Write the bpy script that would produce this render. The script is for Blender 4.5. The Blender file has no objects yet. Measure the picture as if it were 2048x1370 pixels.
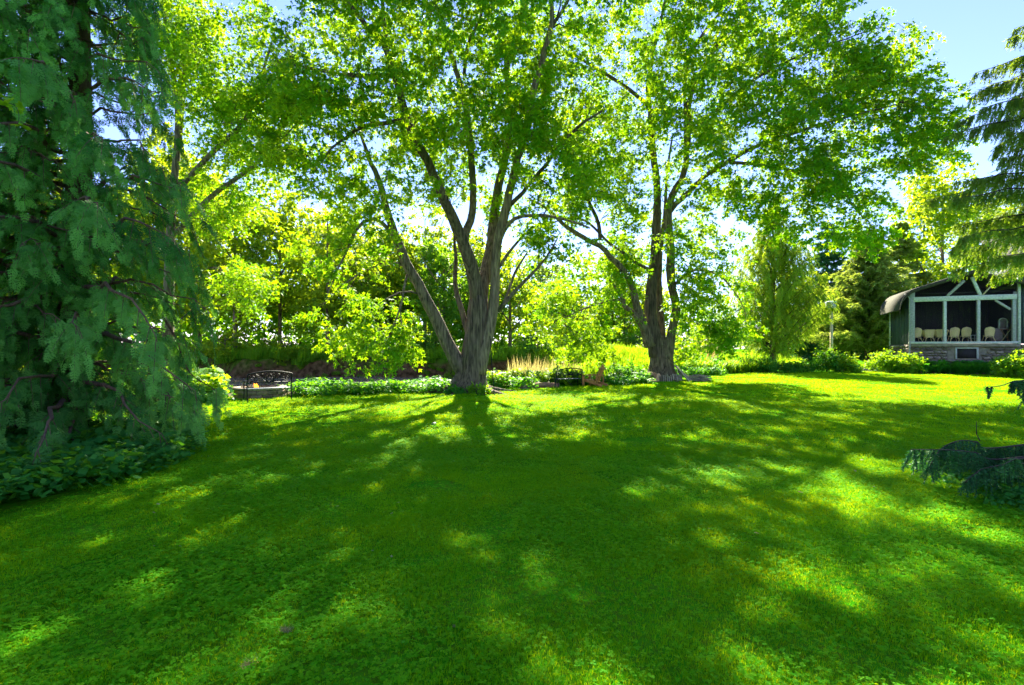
import bpy, math, random
import numpy as np
from mathutils import Vector, Matrix

random.seed(11)
rng = np.random.default_rng(11)
scene = bpy.context.scene
COL = scene.collection

# ------------------------------------------------------------------ camera
FPX, PX0, HOR, CAMH = 1000.0, 1024.0, 697.0, 1.6      # photo: focal in px, centre column, horizon row, eye height
cam_data = bpy.data.cameras.new('camera')
cam_data.sensor_width = 36.0
cam_data.lens = 36.0 * FPX / 2048.0
cam_data.shift_y = (HOR - 685.0) / 2048.0
cam_data.clip_start, cam_data.clip_end = 0.05, 5000.0
cam = bpy.data.objects.new('camera', cam_data)
COL.objects.link(cam)
cam.location = (0, 0, CAMH)
cam.rotation_euler = (math.radians(90), 0, 0)
scene.camera = cam

# ------------------------------------------------------------------ light
SUN_EL, SUN_AZ = math.radians(40.0), math.radians(2.0)   # azimuth measured from +Y towards +X
world = bpy.data.worlds.new('World')
scene.world = world
world.use_nodes = True
wn = world.node_tree
bg = wn.nodes['Background']
sky = wn.nodes.new('ShaderNodeTexSky')
sky.sky_type = 'NISHITA'
sky.sun_disc = False
sky.sun_elevation = SUN_EL
sky.sun_rotation = SUN_AZ
sky.air_density, sky.dust_density, sky.ozone_density = 1.0, 0.0, 6.0
tint = wn.nodes.new('ShaderNodeMix'); tint.data_type = 'RGBA'; tint.blend_type = 'MULTIPLY'
tint.inputs[0].default_value = 1.0; tint.inputs[7].default_value = (1.02, 0.82, 1.0, 1)      # deep summer blue
wn.links.new(sky.outputs['Color'], tint.inputs[6]); wn.links.new(tint.outputs[2], bg.inputs['Color'])
bg.inputs['Strength'].default_value = 0.051
sl = bpy.data.lights.new('sun', 'SUN')
sl.energy, sl.angle, sl.color = 3.2, math.radians(0.5), (1.0, 0.93, 0.72)
sun = bpy.data.objects.new('sun', sl)
COL.objects.link(sun)
sdir = Vector((math.sin(SUN_AZ) * math.cos(SUN_EL), math.cos(SUN_AZ) * math.cos(SUN_EL), math.sin(SUN_EL)))
sun.rotation_euler = (-sdir).to_track_quat('-Z', 'Y').to_euler()
sun.location = sdir * 100
vs = scene.view_settings
vs.view_transform, vs.look, vs.gamma, vs.use_curve_mapping = 'Standard', 'None', 1.0, False
vs.exposure = 2.98
cy = scene.cycles
cy.max_bounces, cy.diffuse_bounces, cy.glossy_bounces, cy.transmission_bounces, cy.transparent_max_bounces = 16, 9, 2, 10, 12
cy.caustics_reflective = cy.caustics_refractive = False
cy.use_adaptive_sampling = True
cy.adaptive_threshold = 0.02
cy.use_denoising = True
cy.denoiser = 'OPENIMAGEDENOISE'
cy.denoising_input_passes = 'RGB_ALBEDO_NORMAL'
cy.denoising_prefilter = 'NONE'

# ------------------------------------------------------------------ helpers
def P(px, py, d):
    """photo pixel + distance along the view axis -> world point"""
    return np.array([(px - PX0) / FPX * d, d, CAMH - (py - HOR) / FPX * d])

def tag(o, label=None, cat=None, group=None, kind=None):
    if label: o['label'] = label
    if cat: o['category'] = cat
    if group: o['group'] = group
    if kind: o['kind'] = kind
    return o

def empty(name, loc=(0, 0, 0), rz=0.0, label=None, cat=None, group=None):
    o = bpy.data.objects.new(name, None)
    o.empty_display_size = 0.2
    COL.objects.link(o)
    o.location = tuple(float(v) for v in loc)
    o.rotation_euler = (0, 0, rz)
    return tag(o, label, cat, group)

class MB:
    """collects vertices and faces; build() links them as ONE mesh object"""
    def __init__(self):
        self.V, self.Q, self.T, self.R, self.n = [], [], [], [], 0
    def add(self, V, Q=None, T=None, rnd=None):
        V = np.asarray(V, dtype=np.float64).reshape(-1, 3)
        if Q is not None and len(Q): self.Q.append(np.asarray(Q, dtype=np.int64).reshape(-1, 4) + self.n)
        if T is not None and len(T): self.T.append(np.asarray(T, dtype=np.int64).reshape(-1, 3) + self.n)
        self.V.append(V)
        self.R.append(np.broadcast_to(np.asarray(0.5 if rnd is None else rnd, dtype=np.float64), (len(V),)))
        self.n += len(V)
        return self
    def mesh(self, name, mat=None, smooth=False):
        me = bpy.data.meshes.new(name)
        V = np.concatenate(self.V) if self.V else np.zeros((0, 3))
        Q = np.concatenate(self.Q) if self.Q else np.zeros((0, 4), dtype=np.int64)
        T = np.concatenate(self.T) if self.T else np.zeros((0, 3), dtype=np.int64)
        me.vertices.add(len(V)); me.vertices.foreach_set('co', V.astype(np.float32).ravel())
        nl = Q.size + T.size
        me.loops.add(nl)
        me.loops.foreach_set('vertex_index', np.concatenate([Q.ravel(), T.ravel()]).astype(np.int32))
        me.polygons.add(len(Q) + len(T))
        ls = np.concatenate([np.arange(len(Q)) * 4, Q.size + np.arange(len(T)) * 3]).astype(np.int32)
        me.polygons.foreach_set('loop_start', ls)
        if smooth: me.polygons.foreach_set('use_smooth', np.ones(len(ls), dtype=bool))
        a = me.attributes.new('rnd', 'FLOAT', 'POINT')
        a.data.foreach_set('value', np.concatenate(self.R).astype(np.float32) if self.R else np.zeros(0, np.float32))
        me.update(calc_edges=True)
        if mat: me.materials.append(mat)
        return me
    def build(self, name, mat, parent=None, smooth=False):
        return link(name, self.mesh(name, mat, smooth), parent)

def link(name, me, parent=None, loc=None, rot=None, scale=None):
    o = bpy.data.objects.new(name, me)
    COL.objects.link(o)
    if parent is not None: o.parent = parent
    if loc is not None: o.location = tuple(float(v) for v in loc)
    if rot is not None: o.rotation_euler = tuple(float(v) for v in rot)
    if scale is not None: o.scale = tuple(float(v) for v in scale)
    return o

def copy_tree(o, parent=None):
    c = o.copy(); COL.objects.link(c); c.parent = parent
    for ch in list(o.children): copy_tree(ch, c)
    return c

def norm(v, axis=-1):
    v = np.asarray(v, dtype=np.float64)
    return v / np.maximum(np.linalg.norm(v, axis=axis, keepdims=True), 1e-9)

def box(mb, c, s, rz=0.0, jit=0.0, R=None):
    c = np.asarray(c, float); s = np.asarray(s, float) / 2
    V = np.array([[x, y, z] for z in (-1, 1) for x, y in ((-1, -1), (1, -1), (1, 1), (-1, 1))], float) * s
    if jit: V = V + rng.uniform(-jit, jit, V.shape)
    if R is not None: V = V @ np.asarray(R).T
    if rz:
        k, q = math.cos(rz), math.sin(rz)
        V = np.stack([V[:, 0] * k - V[:, 1] * q, V[:, 0] * q + V[:, 1] * k, V[:, 2]], 1)
    Q = [[3, 2, 1, 0], [4, 5, 6, 7], [0, 1, 5, 4], [1, 2, 6, 5], [2, 3, 7, 6], [3, 0, 4, 7]]
    return mb.add(V + c, Q)

def bbox_(mb, c, s, bev=0.01, rz=0.0, jit=0.0, R=None):
    """box with chamfered edges"""
    import bmesh
    bm = bmesh.new()
    bmesh.ops.create_cube(bm, size=1.0)
    for v in bm.verts: v.co = Vector((v.co.x * s[0], v.co.y * s[1], v.co.z * s[2])) + Vector(rng.uniform(-jit, jit, 3))
    bmesh.ops.bevel(bm, geom=list(bm.edges), offset=bev, segments=1, affect='EDGES', profile=0.5)
    bmesh.ops.triangulate(bm, faces=[f for f in bm.faces if len(f.verts) > 4])
    V = np.array([v.co[:] for v in bm.verts])
    bm.verts.index_update()
    Q = [[v.index for v in f.verts] for f in bm.faces if len(f.verts) == 4]
    T = [[v.index for v in f.verts] for f in bm.faces if len(f.verts) == 3]
    bm.free()
    if R is not None: V = V @ np.asarray(R).T
    if rz:
        k, q = math.cos(rz), math.sin(rz)
        V = np.stack([V[:, 0] * k - V[:, 1] * q, V[:, 0] * q + V[:, 1] * k, V[:, 2]], 1)
    return mb.add(V + np.asarray(c, float), Q, T)

def resample(pts, step):
    pts = np.asarray(pts, float)
    # Catmull-Rom through the points
    A = np.vstack([2 * pts[0] - pts[1], pts, 2 * pts[-1] - pts[-2]])
    out = []
    for i in range(1, len(A) - 2):
        n = max(1, int(np.linalg.norm(A[i + 1][:3] - A[i][:3]) / step))
        t = np.linspace(0, 1, n, endpoint=False)[:, None]
        a, b, c, d = A[i - 1], A[i], A[i + 1], A[i + 2]
        out.append(0.5 * ((2 * b) + (-a + c) * t + (2 * a - 5 * b + 4 * c - d) * t ** 2 + (-a + 3 * b - 3 * c + d) * t ** 3))
    out.append(A[-2][None])
    return np.concatenate(out)

def tube(mb, pts, radii, n=8, flare=None, rough=0.0, cap=True, rnd=None):
    pts = np.asarray(pts, float); m = len(pts)
    radii = np.broadcast_to(np.asarray(radii, float), (m,))
    tan = norm(np.gradient(pts, axis=0))
    ref = np.array([1.0, 0, 0]) if abs(tan[0][0]) < 0.9 else np.array([0, 1.0, 0])
    U = np.zeros((m, 3)); u = norm(ref - tan[0] * np.dot(ref, tan[0]))
    for i in range(m):
        u = norm(u - tan[i] * np.dot(u, tan[i])); U[i] = u
    W = np.cross(tan, U)
    th = np.linspace(0, 2 * math.pi, n, endpoint=False)
    r = radii[:, None] * np.ones((1, n))
    if rough:
        ph = rng.uniform(0, 6.28, 4)
        s = np.arange(m)[:, None]
        r = r * (1 + rough * (np.sin(3 * th + ph[0] + s * .21) * .5 + np.sin(5 * th + ph[1] - s * .33) * .35 + np.sin(2 * th + ph[2] + s * .5) * .35))
    if flare is not None: r = r * flare(np.linspace(0, 1, m)[:, None], th[None])
    V = pts[:, None, :] + r[..., None] * (np.cos(th)[None, :, None] * U[:, None] + np.sin(th)[None, :, None] * W[:, None])
    V = V.reshape(-1, 3)
    i = np.arange(m - 1)[:, None] * n; j = np.arange(n)[None]; k = (j + 1) % n
    Q = np.stack([i + j, i + k, i + n + k, i + n + j], -1).reshape(-1, 4)
    T = None
    if cap:
        V = np.vstack([V, pts[:1], pts[-1:]])
        a, b = m * n, m * n + 1
        T = [[a, (q + 1) % n, q] for q in range(n)] + [[b, (m - 1) * n + q, (m - 1) * n + (q + 1) % n] for q in range(n)]
    return mb.add(V, Q, T, rnd)

# ------------------------------------------------------------------ materials
def new_mat(name):
    m = bpy.data.materials.new(name); m.use_nodes = True
    nt = m.node_tree
    for n in list(nt.nodes): nt.nodes.remove(n)
    out = nt.nodes.new('ShaderNodeOutputMaterial')
    return m, nt, out

def N(nt, t, **kw):
    n = nt.nodes.new(t)
    for k, v in kw.items(): setattr(n, k, v)
    return n

def mixc(nt, fac, a, b, blend='MIX'):
    n = N(nt, 'ShaderNodeMix', data_type='RGBA', blend_type=blend)
    for s, v in ((0, fac), (6, a), (7, b)):
        if isinstance(v, bpy.types.NodeSocket): nt.links.new(v, n.inputs[s])
        elif s == 0: n.inputs[0].default_value = v
        else: n.inputs[s].default_value = (*v, 1)
    return n.outputs[2]

def noise(nt, scale, detail=4, coord='pos', stretch=None):
    if coord == 'pos': src = N(nt, 'ShaderNodeNewGeometry').outputs['Position']
    else: src = N(nt, 'ShaderNodeTexCoord').outputs['Object']
    if stretch:
        mp = N(nt, 'ShaderNodeMapping'); mp.inputs['Scale'].default_value = stretch
        nt.links.new(src, mp.inputs['Vector']); src = mp.outputs['Vector']
    n = N(nt, 'ShaderNodeTexNoise')
    n.inputs['Scale'].default_value = scale; n.inputs['Detail'].default_value = detail
    nt.links.new(src, n.inputs['Vector'])
    return n.outputs['Fac']

def ramp(nt, fac, lo, hi):
    n = N(nt, 'ShaderNodeMapRange'); n.inputs[1].default_value = lo; n.inputs[2].default_value = hi
    nt.links.new(fac, n.inputs[0]); return n.outputs[0]

def leafmat(name, ra, rb, ta, tb, tfac=0.5, rough=0.45, spec=0.4, patch=None):
    """leaf: ra..rb reflected colour, ta..tb colour of the light let through"""
    m, nt, out = new_mat(name)
    at = N(nt, 'ShaderNodeAttribute', attribute_name='rnd').outputs['Fac']
    rc, tc = mixc(nt, at, ra, rb), mixc(nt, at, ta, tb)
    if patch:
        f = ramp(nt, noise(nt, patch[0], 3), 0.35, 0.68)
        rc = mixc(nt, f, rc, patch[1]); tc = mixc(nt, f, tc, patch[2])
    p = N(nt, 'ShaderNodeBsdfPrincipled')
    nt.links.new(rc, p.inputs['Base Color'])
    p.inputs['Roughness'].default_value = rough
    p.inputs['Specular IOR Level'].default_value = spec
    t = N(nt, 'ShaderNodeBsdfTranslucent'); nt.links.new(tc, t.inputs['Color'])
    mx = N(nt, 'ShaderNodeMixShader'); mx.inputs[0].default_value = tfac
    nt.links.new(p.outputs[0], mx.inputs[1]); nt.links.new(t.outputs[0], mx.inputs[2])
    nt.links.new(mx.outputs[0], out.inputs[0])
    return m

def solid(name, a, b=None, rough=0.7, nscale=8, stretch=None, bump=0.0, bscale=40, bstretch=None, metal=0.0, spec=0.4, coord='obj', bdist=0.02):
    m, nt, out = new_mat(name)
    p = N(nt, 'ShaderNodeBsdfPrincipled')
    if b is not None:
        c = mixc(nt, ramp(nt, noise(nt, nscale, 6, coord, stretch), 0.3, 0.7), a, b)
        at = N(nt, 'ShaderNodeObjectInfo').outputs['Random']
        mul = N(nt, 'ShaderNodeMapRange'); mul.inputs[3].default_value = 0.62; mul.inputs[4].default_value = 1.3
        nt.links.new(at, mul.inputs[0])
        hs = N(nt, 'ShaderNodeHueSaturation'); nt.links.new(c, hs.inputs['Color']); nt.links.new(mul.outputs[0], hs.inputs['Value'])
        nt.links.new(hs.outputs[0], p.inputs['Base Color'])
    else: p.inputs['Base Color'].default_value = (*a, 1)
    p.inputs['Roughness'].default_value = rough; p.inputs['Metallic'].default_value = metal
    p.inputs['Specular IOR Level'].default_value = spec
    if bump:
        bn = N(nt, 'ShaderNodeBump'); bn.inputs['Strength'].default_value = bump; bn.inputs['Distance'].default_value = bdist
        nt.links.new(noise(nt, bscale, 6, coord, bstretch), bn.inputs['Height'])
        nt.links.new(bn.outputs[0], p.inputs['Normal'])
    nt.links.new(p.outputs[0], out.inputs[0])
    return m

M = {}
M['maple'] = leafmat('maple leaf', (.034, .23, .008), (.075, .30, .012), (.24, .54, .004), (.58, .72, .006), .6, .5, .2)
M['far_a'] = leafmat('bank tree leaf', (.05, .17, .010), (.10, .22, .014), (.38, .56, .006), (.60, .70, .010), .55, .55, .2)
M['far_b'] = leafmat('dark bank leaf', (.035, .16, .016), (.07, .21, .02), (.24, .50, .010), (.38, .60, .010), .5, .55, .2)  # darker leaf, puts the shade deep in the wood into the colour
M['far_c'] = leafmat('pale bank leaf', (.07, .15, .03), (.11, .19, .04), (.30, .44, .04), (.42, .52, .06), .5, .55, .2)  # paleness stands in for haze on the distant trees
M['cypress'] = leafmat('cypress spray', (.020, .12, .012), (.15, .43, .06), (.06, .28, .02), (.28, .54, .04), .28, .6, .2)
M['spruce'] = leafmat('spruce needle', (.09, .19, .04), (.19, .29, .05), (.30, .46, .02), (.55, .66, .03), .45, .6, .2)
M['spruce_dark'] = leafmat('dark spruce needle', (.028, .14, .045), (.07, .24, .07), (.05, .20, .03), (.12, .32, .05), .3, .55, .2)
M['larch'] = leafmat('larch needle', (.11, .26, .025), (.20, .34, .035), (.40, .58, .015), (.55, .66, .025), .5, .6, .2)
M['fir'] = leafmat('fir needle', (.10, .21, .035), (.26, .35, .07), (.34, .48, .03), (.60, .68, .08), .45, .6, .2)
M['grass'] = leafmat('grass blade', (.036, .37, .002), (.095, .43, .003), (.36, .58, .002), (.58, .68, .002), .5, .65, .02,
                     (.9, (.13, .37, .003), (.62, .66, .002)))
M['clover'] = leafmat('clover leaf', (.055, .35, .003), (.135, .43, .006), (.36, .56, .002), (.62, .66, .002), .4, .6, .05)
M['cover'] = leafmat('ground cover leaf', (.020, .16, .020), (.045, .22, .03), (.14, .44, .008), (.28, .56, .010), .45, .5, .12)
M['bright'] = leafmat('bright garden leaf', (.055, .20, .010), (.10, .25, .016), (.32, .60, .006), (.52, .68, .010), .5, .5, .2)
M['meadow'] = leafmat('meadow grass', (.05, .22, .010), (.11, .28, .016), (.32, .62, .006), (.54, .70, .012), .5, .55, .15)
M['fern'] = leafmat('fern frond', (.02, .20, .035), (.04, .28, .05), (.10, .46, .010), (.18, .54, .016), .45, .5, .2)
M['reed'] = leafmat('dry reed', (.40, .27, .10), (.50, .36, .16), (.55, .36, .10), (.60, .45, .15), .4, .6)
M['plume'] = leafmat('grass plume', (.30, .24, .10), (.40, .32, .14), (.50, .40, .12), (.55, .50, .15), .5, .6)
M['bark'] = solid('maple bark', (.042, .030, .017), (.33, .25, .15), .9, 3.4, (4.5, 4.5, .5), 1.0, 6, (6, 6, .6), bdist=.12)
M['twig'] = solid('twig bark', (.030, .022, .013), (.06, .045, .03), .9)
M['redbark'] = solid('cypress bark', (.05, .026, .014), (.13, .075, .045), .9, 4, (4, 4, .5), .8, 8, (6, 6, .6))
M['iron'] = solid('black iron', (.004, .004, .005), None, .5, metal=.0, spec=.2)
M['seat'] = solid('grey seat strip', (.22, .23, .26), (.30, .31, .34), .45)
M['block'] = solid('fire pit block', (.17, .12, .075), (.34, .25, .17), .9, 9, None, .5, 60)
M['cap'] = solid('fire pit cap', (.30, .23, .17), (.40, .31, .24), .85, 9, None, .4, 60)
M['cedar'] = solid('orange stained wood', (.34, .15, .03), (.48, .24, .055), .6, 5, (1, 8, 8))
M['log'] = solid('split wood', (.20, .165, .11), (.46, .40, .30), .85, 6, (8, 8, 1.2), .5, 20, (10, 10, 1))
M['logbrown'] = solid('brown log', (.11, .065, .035), (.30, .17, .09), .9, 7, None, .6, 18)
M['logend'] = solid('sawn log end', (.45, .25, .12), (.60, .38, .22), .8, 14)
M['stone'] = solid('field stone', (.12, .095, .07), (.32, .27, .20), .9, 3.5, None, .6, 14)
M['mortar'] = solid('stone mortar', (.13, .11, .08), (.24, .21, .15), .95, 4, None, .5, 20)
M['whitewood'] = solid('grey white timber', (.30, .32, .28), (.50, .52, .46), .7, 5, (2, 2, 2))
M['whitepaint'] = solid('white paint', (.70, .72, .72), (.80, .81, .80), .5)
M['siding'] = solid('blue grey siding', (.030, .050, .062), (.055, .085, .10), .7, 4, (5, 5, .6))
M['batten'] = solid('dark siding batten', (.04, .06, .072), (.06, .09, .105), .7)
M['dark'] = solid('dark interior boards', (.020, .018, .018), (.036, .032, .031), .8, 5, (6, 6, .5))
M['floor'] = solid('porch floorboard', (.10, .09, .075), (.16, .14, .12), .7)
M['roof'] = solid('weathered shingle', (.030, .029, .017), (.060, .056, .032), .9, 6, None, .5, 30)
M['wicker'] = solid('wicker', (.62, .45, .20), (.78, .60, .30), .6, 30, None, .8, 70)
M['redwood'] = solid('red brown table wood', (.22, .09, .05), (.33, .15, .09), .5)
M['sheet'] = solid('grey cloth', (.16, .12, .12), (.22, .17, .16), .9)
M['yellow'] = solid('yellow painted board', (.72, .62, .04), (.80, .70, .06), .6)
M['zinc'] = solid('pale blue grey metal', (.36, .45, .46), (.48, .56, .57), .5)
M['post'] = solid('weathered post', (.42, .33, .18), (.56, .46, .28), .8, 6, (6, 6, .8))
M['gravel'] = solid('pale gravel', (.50, .47, .42), (.66, .63, .57), .95, 30, None, .6, 90)
M['rock'] = solid('grey pink stone', (.10, .075, .06), (.26, .20, .17), .9, 4, None, .6, 12)
M['ash'] = solid('ash grey dry grass', (.24, .19, .10), (.36, .29, .17), .95, 30)

def mk_screen():
    m, nt, out = new_mat('insect screen')
    p = N(nt, 'ShaderNodeBsdfPrincipled'); p.inputs['Base Color'].default_value = (.02, .02, .022, 1); p.inputs['Roughness'].default_value = .8
    t = N(nt, 'ShaderNodeBsdfTransparent'); mx = N(nt, 'ShaderNodeMixShader'); mx.inputs[0].default_value = .85
    nt.links.new(p.outputs[0], mx.inputs[1]); nt.links.new(t.outputs[0], mx.inputs[2]); nt.links.new(mx.outputs[0], out.inputs[0])
    return m
M['screen'] = mk_screen()
def mk_glass():
    m, nt, out = new_mat('window glass')
    p = N(nt, 'ShaderNodeBsdfPrincipled'); p.inputs['Base Color'].default_value = (.05, .07, .09, 1); p.inputs['Roughness'].default_value = .05
    nt.links.new(p.outputs[0], out.inputs[0]); return m
M['glass'] = mk_glass()
def mk_flame():
    m, nt, out = new_mat('flame')
    e = N(nt, 'ShaderNodeEmission'); e.inputs['Color'].default_value = (1, .28, .02, 1); e.inputs['Strength'].default_value = .8
    nt.links.new(e.outputs[0], out.inputs[0]); return m
M['flame'] = mk_flame()
def mk_water():
    m, nt, out = new_mat('river water')
    p = N(nt, 'ShaderNodeBsdfPrincipled'); p.inputs['Roughness'].default_value = .12
    c = mixc(nt, ramp(nt, noise(nt, .35, 4), .35, .65), (.16, .14, .07), (.42, .34, .24)); nt.links.new(c, p.inputs['Base Color'])  # light tan paints the sunlit river bed and reflection into the water colour
    b = N(nt, 'ShaderNodeBump'); b.inputs['Strength'].default_value = .5; b.inputs['Distance'].default_value = .05
    nt.links.new(noise(nt, 3.5, 5, 'pos', (.5, 1.6, 1)), b.inputs['Height']); nt.links.new(b.outputs[0], p.inputs['Normal'])
    nt.links.new(p.outputs[0], out.inputs[0]); return m
M['water'] = mk_water()
def mk_ground():
    m, nt, out = new_mat('ground soil and turf')
    p = N(nt, 'ShaderNodeBsdfPrincipled'); p.inputs['Roughness'].default_value = .95; p.inputs['Specular IOR Level'].default_value = .0
    turf = mixc(nt, ramp(nt, noise(nt, 1.2, 6), .35, .65), (.04, .26, .004), (.08, .31, .006))
    turf = mixc(nt, ramp(nt, noise(nt, 22, 4), .4, .7), turf, (.09, .16, .008))
    earth = mixc(nt, ramp(nt, noise(nt, 2.5, 6), .35, .65), (.035, .020, .008), (.14, .080, .038))
    at = N(nt, 'ShaderNodeAttribute', attribute_name='rnd').outputs['Fac']     # 1 where the bank is bare earth
    nt.links.new(mixc(nt, at, turf, earth), p.inputs['Base Color'])
    b = N(nt, 'ShaderNodeBump'); b.inputs['Strength'].default_value = .7; b.inputs['Distance'].default_value = .08
    nt.links.new(noise(nt, 6, 6), b.inputs['Height']); nt.links.new(b.outputs[0], p.inputs['Normal'])
    nt.links.new(p.outputs[0], out.inputs[0]); return m
M['ground'] = mk_ground()

# ------------------------------------------------------------------ terrain
EDGE = np.array([(-60, 9), (-25, 11), (-14, 13), (-8.6, 14.8), (-7.1, 16.3), (-3.3, 18), (-.5, 19.75), (3.75, 21.3), (6.25, 23.6), (10.4, 27.6), (14.3, 31.4), (22.5, 33.3), (25.4, 36), (30, 60), (60, 90)], float)
NEAR = np.array([(-60, 11.5), (-25, 13.4), (-14, 15.4), (-8.6, 17.0), (-7.1, 18.3), (-3.3, 20), (-.5, 21.8), (2.5, 23.5), (5, 30), (8, 39), (14, 52), (60, 140)], float)
WATER_Z = -.95
def edge(x): return np.interp(x, EDGE[:, 0], EDGE[:, 1])
def near(x): return np.interp(x, NEAR[:, 0], NEAR[:, 1])
def far_(x): return 43.5 + .9 * np.sin(x * .35) + .6 * np.sin(x * .9 + 1) - .05 * x
def sst(a, b, x):
    t = np.clip((x - a) / (b - a), 0, 1); return t * t * (3 - 2 * t)
def height(x, y):
    x, y = np.asarray(x, float), np.asarray(y, float)
    h = .025 * np.sin(x * .7 + y * .31) + .02 * np.sin(y * .9 - x * .4)
    nb = near(x); fb = np.maximum(far_(x), nb + .5)
    inr = sst(nb - .3, nb + 2.2, y) * (1 - sst(fb - .2, fb + 1.1, y))
    bank = sst(fb + .2, fb + 1.4, y)
    h = h + bank * (.75 + .012 * np.clip(y - fb, 0, 60)) * (1 - sst(8, 18, x))
    # meadow hump on the near side, right of the chairs
    h = h + 1.15 * np.exp(-((x - 6.8) / 3.2) ** 2 - ((y - 31) / 3.6) ** 2)
    return h * (1 - inr) + (-1.7) * inr
def hz(x, y): return float(height(x, y))

# ------------------------------------------------------------------ foliage builders
LEAF_V = np.array([(0, 0, 0), (-.52, .55, -.10), (0, .46, .02), (.52, .55, -.10), (-.19, .22, .01), (.19, .22, .01), (0, 1, -.08)], float)
LEAF_T = np.array([(0, 2, 1), (0, 3, 2), (4, 5, 6)])
KITE_V = np.array([(0, 0, 0), (.36, .45, -.06), (0, 1, -.05), (-.36, .45, -.06)], float)
KITE_Q = np.array([(0, 1, 2, 3)])

def frames(axis, nrm):
    a = norm(axis); s = norm(np.cross(a, nrm)); n = np.cross(s, a)
    return np.stack([s, a, n], -1)          # columns: x, y, z of each leaf

def put(mb, BV, F, pos, Rm, size, rnd, tri=True):
    """copies the small shape BV to every pos (joined into the mesh builder)"""
    n, k = len(pos), len(BV)
    size = np.broadcast_to(np.asarray(size, float), (n,))
    V = np.einsum('nij,kj->nki', Rm, BV) * size[:, None, None] + pos[:, None, :]
    Fi = (np.arange(n)[:, None, None] * k + F[None]).reshape(-1, F.shape[1])
    r = np.repeat(np.broadcast_to(np.asarray(rnd, float), (n,)), k)
    mb.add(V.reshape(-1, 3), None if tri else Fi, Fi if tri else None, r)

def carve(C, scale=1.0, thr=.35):
    """opens coherent gaps in a crown so that sky shows and sun reaches the lawn in patches"""
    x, y, z = (C * scale).T
    f = np.sin(1.9 * x + 1.1 * np.sin(1.3 * z + .7)) * np.sin(1.7 * z + 1.2 * np.sin(1.1 * y + 2)) + .7 * np.sin(1.5 * y + 1.6 * np.sin(1.2 * x))* np.sin(2.3 * x - .9 * z)
    return C[f < thr]
def blob_points(blobs, more=1.0):
    out = []
    for (px, py, d, rx, ry, rd, n) in blobs:
        n = int(n * more)
        u = norm(rng.normal(size=(n, 3))) * (rng.uniform(0, 1, (n, 1)) ** .42)
        out.append(np.array([P(px + rx * a, py + ry * b, d + rd * c) for a, b, c in u]))
    C = np.concatenate(out)
    return C[C[:, 2] > 1.0]

def grow(limbs, C, twig_mb, rmin=.006, up=.25, seg=6, sides=4, maxlen=99.0):
    """joins every cluster centre to the nearest limb by a curved branch; returns branch end directions"""
    SP = np.concatenate([l[0] for l in limbs]); SR = np.concatenate([l[1] for l in limbs])
    ST = np.concatenate([norm(np.gradient(l[0], axis=0)) for l in limbs])
    order = np.argsort(np.min(np.linalg.norm(C[:, None, :] - SP[None, ::4], axis=2), axis=1))
    ends = np.zeros_like(C)
    cap = len(SP) + len(C) * seg + 10
    BP = np.zeros((cap, 3)); BR = np.zeros(cap); BT = np.zeros((cap, 3)); m = len(SP)
    BP[:m], BR[:m], BT[:m] = SP, SR, ST
    for i in order:
        c = C[i]
        D = c - BP[:m]; dist = np.linalg.norm(D, axis=1)
        cost = dist + 1.2 * np.maximum(0, BP[:m, 2] - c[2] - .6) - .35 * np.einsum('ij,ij->i', D, BT[:m]) + np.where(BR[:m] < rmin * 1.4, .5, 0)
        j = int(np.argmin(cost)); L = dist[j]
        if L < .15 or L > maxlen: ends[i] = BT[j]; continue
        p = BP[j]; t0 = norm(BT[j] * .6 + D[j] / L * .8 + np.array([0, 0, up]))
        b1 = p + t0 * L * .45; b2 = c + np.array([0, 0, .12 * L]) - D[j] / L * L * .25
        s = np.linspace(0, 1, seg + 1)[:, None]
        Q = (1 - s) ** 3 * p + 3 * s * (1 - s) ** 2 * b1 + 3 * s ** 2 * (1 - s) * b2 + s ** 3 * c
        Q[1:-1] += rng.normal(0, .03 * L ** .5, (seg - 1, 3))
        r0 = min(BR[j] * .7, rmin + .011 * L); r1 = max(rmin * .6, r0 * .3)
        R = np.linspace(r0, r1, seg + 1)
        tube(twig_mb, Q, R, sides, cap=False)
        T = norm(np.gradient(Q, axis=0))
        BP[m:m + seg], BR[m:m + seg], BT[m:m + seg] = Q[1:], R[1:], T[1:]; m += seg
        ends[i] = T[-1]
    return ends

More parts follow.
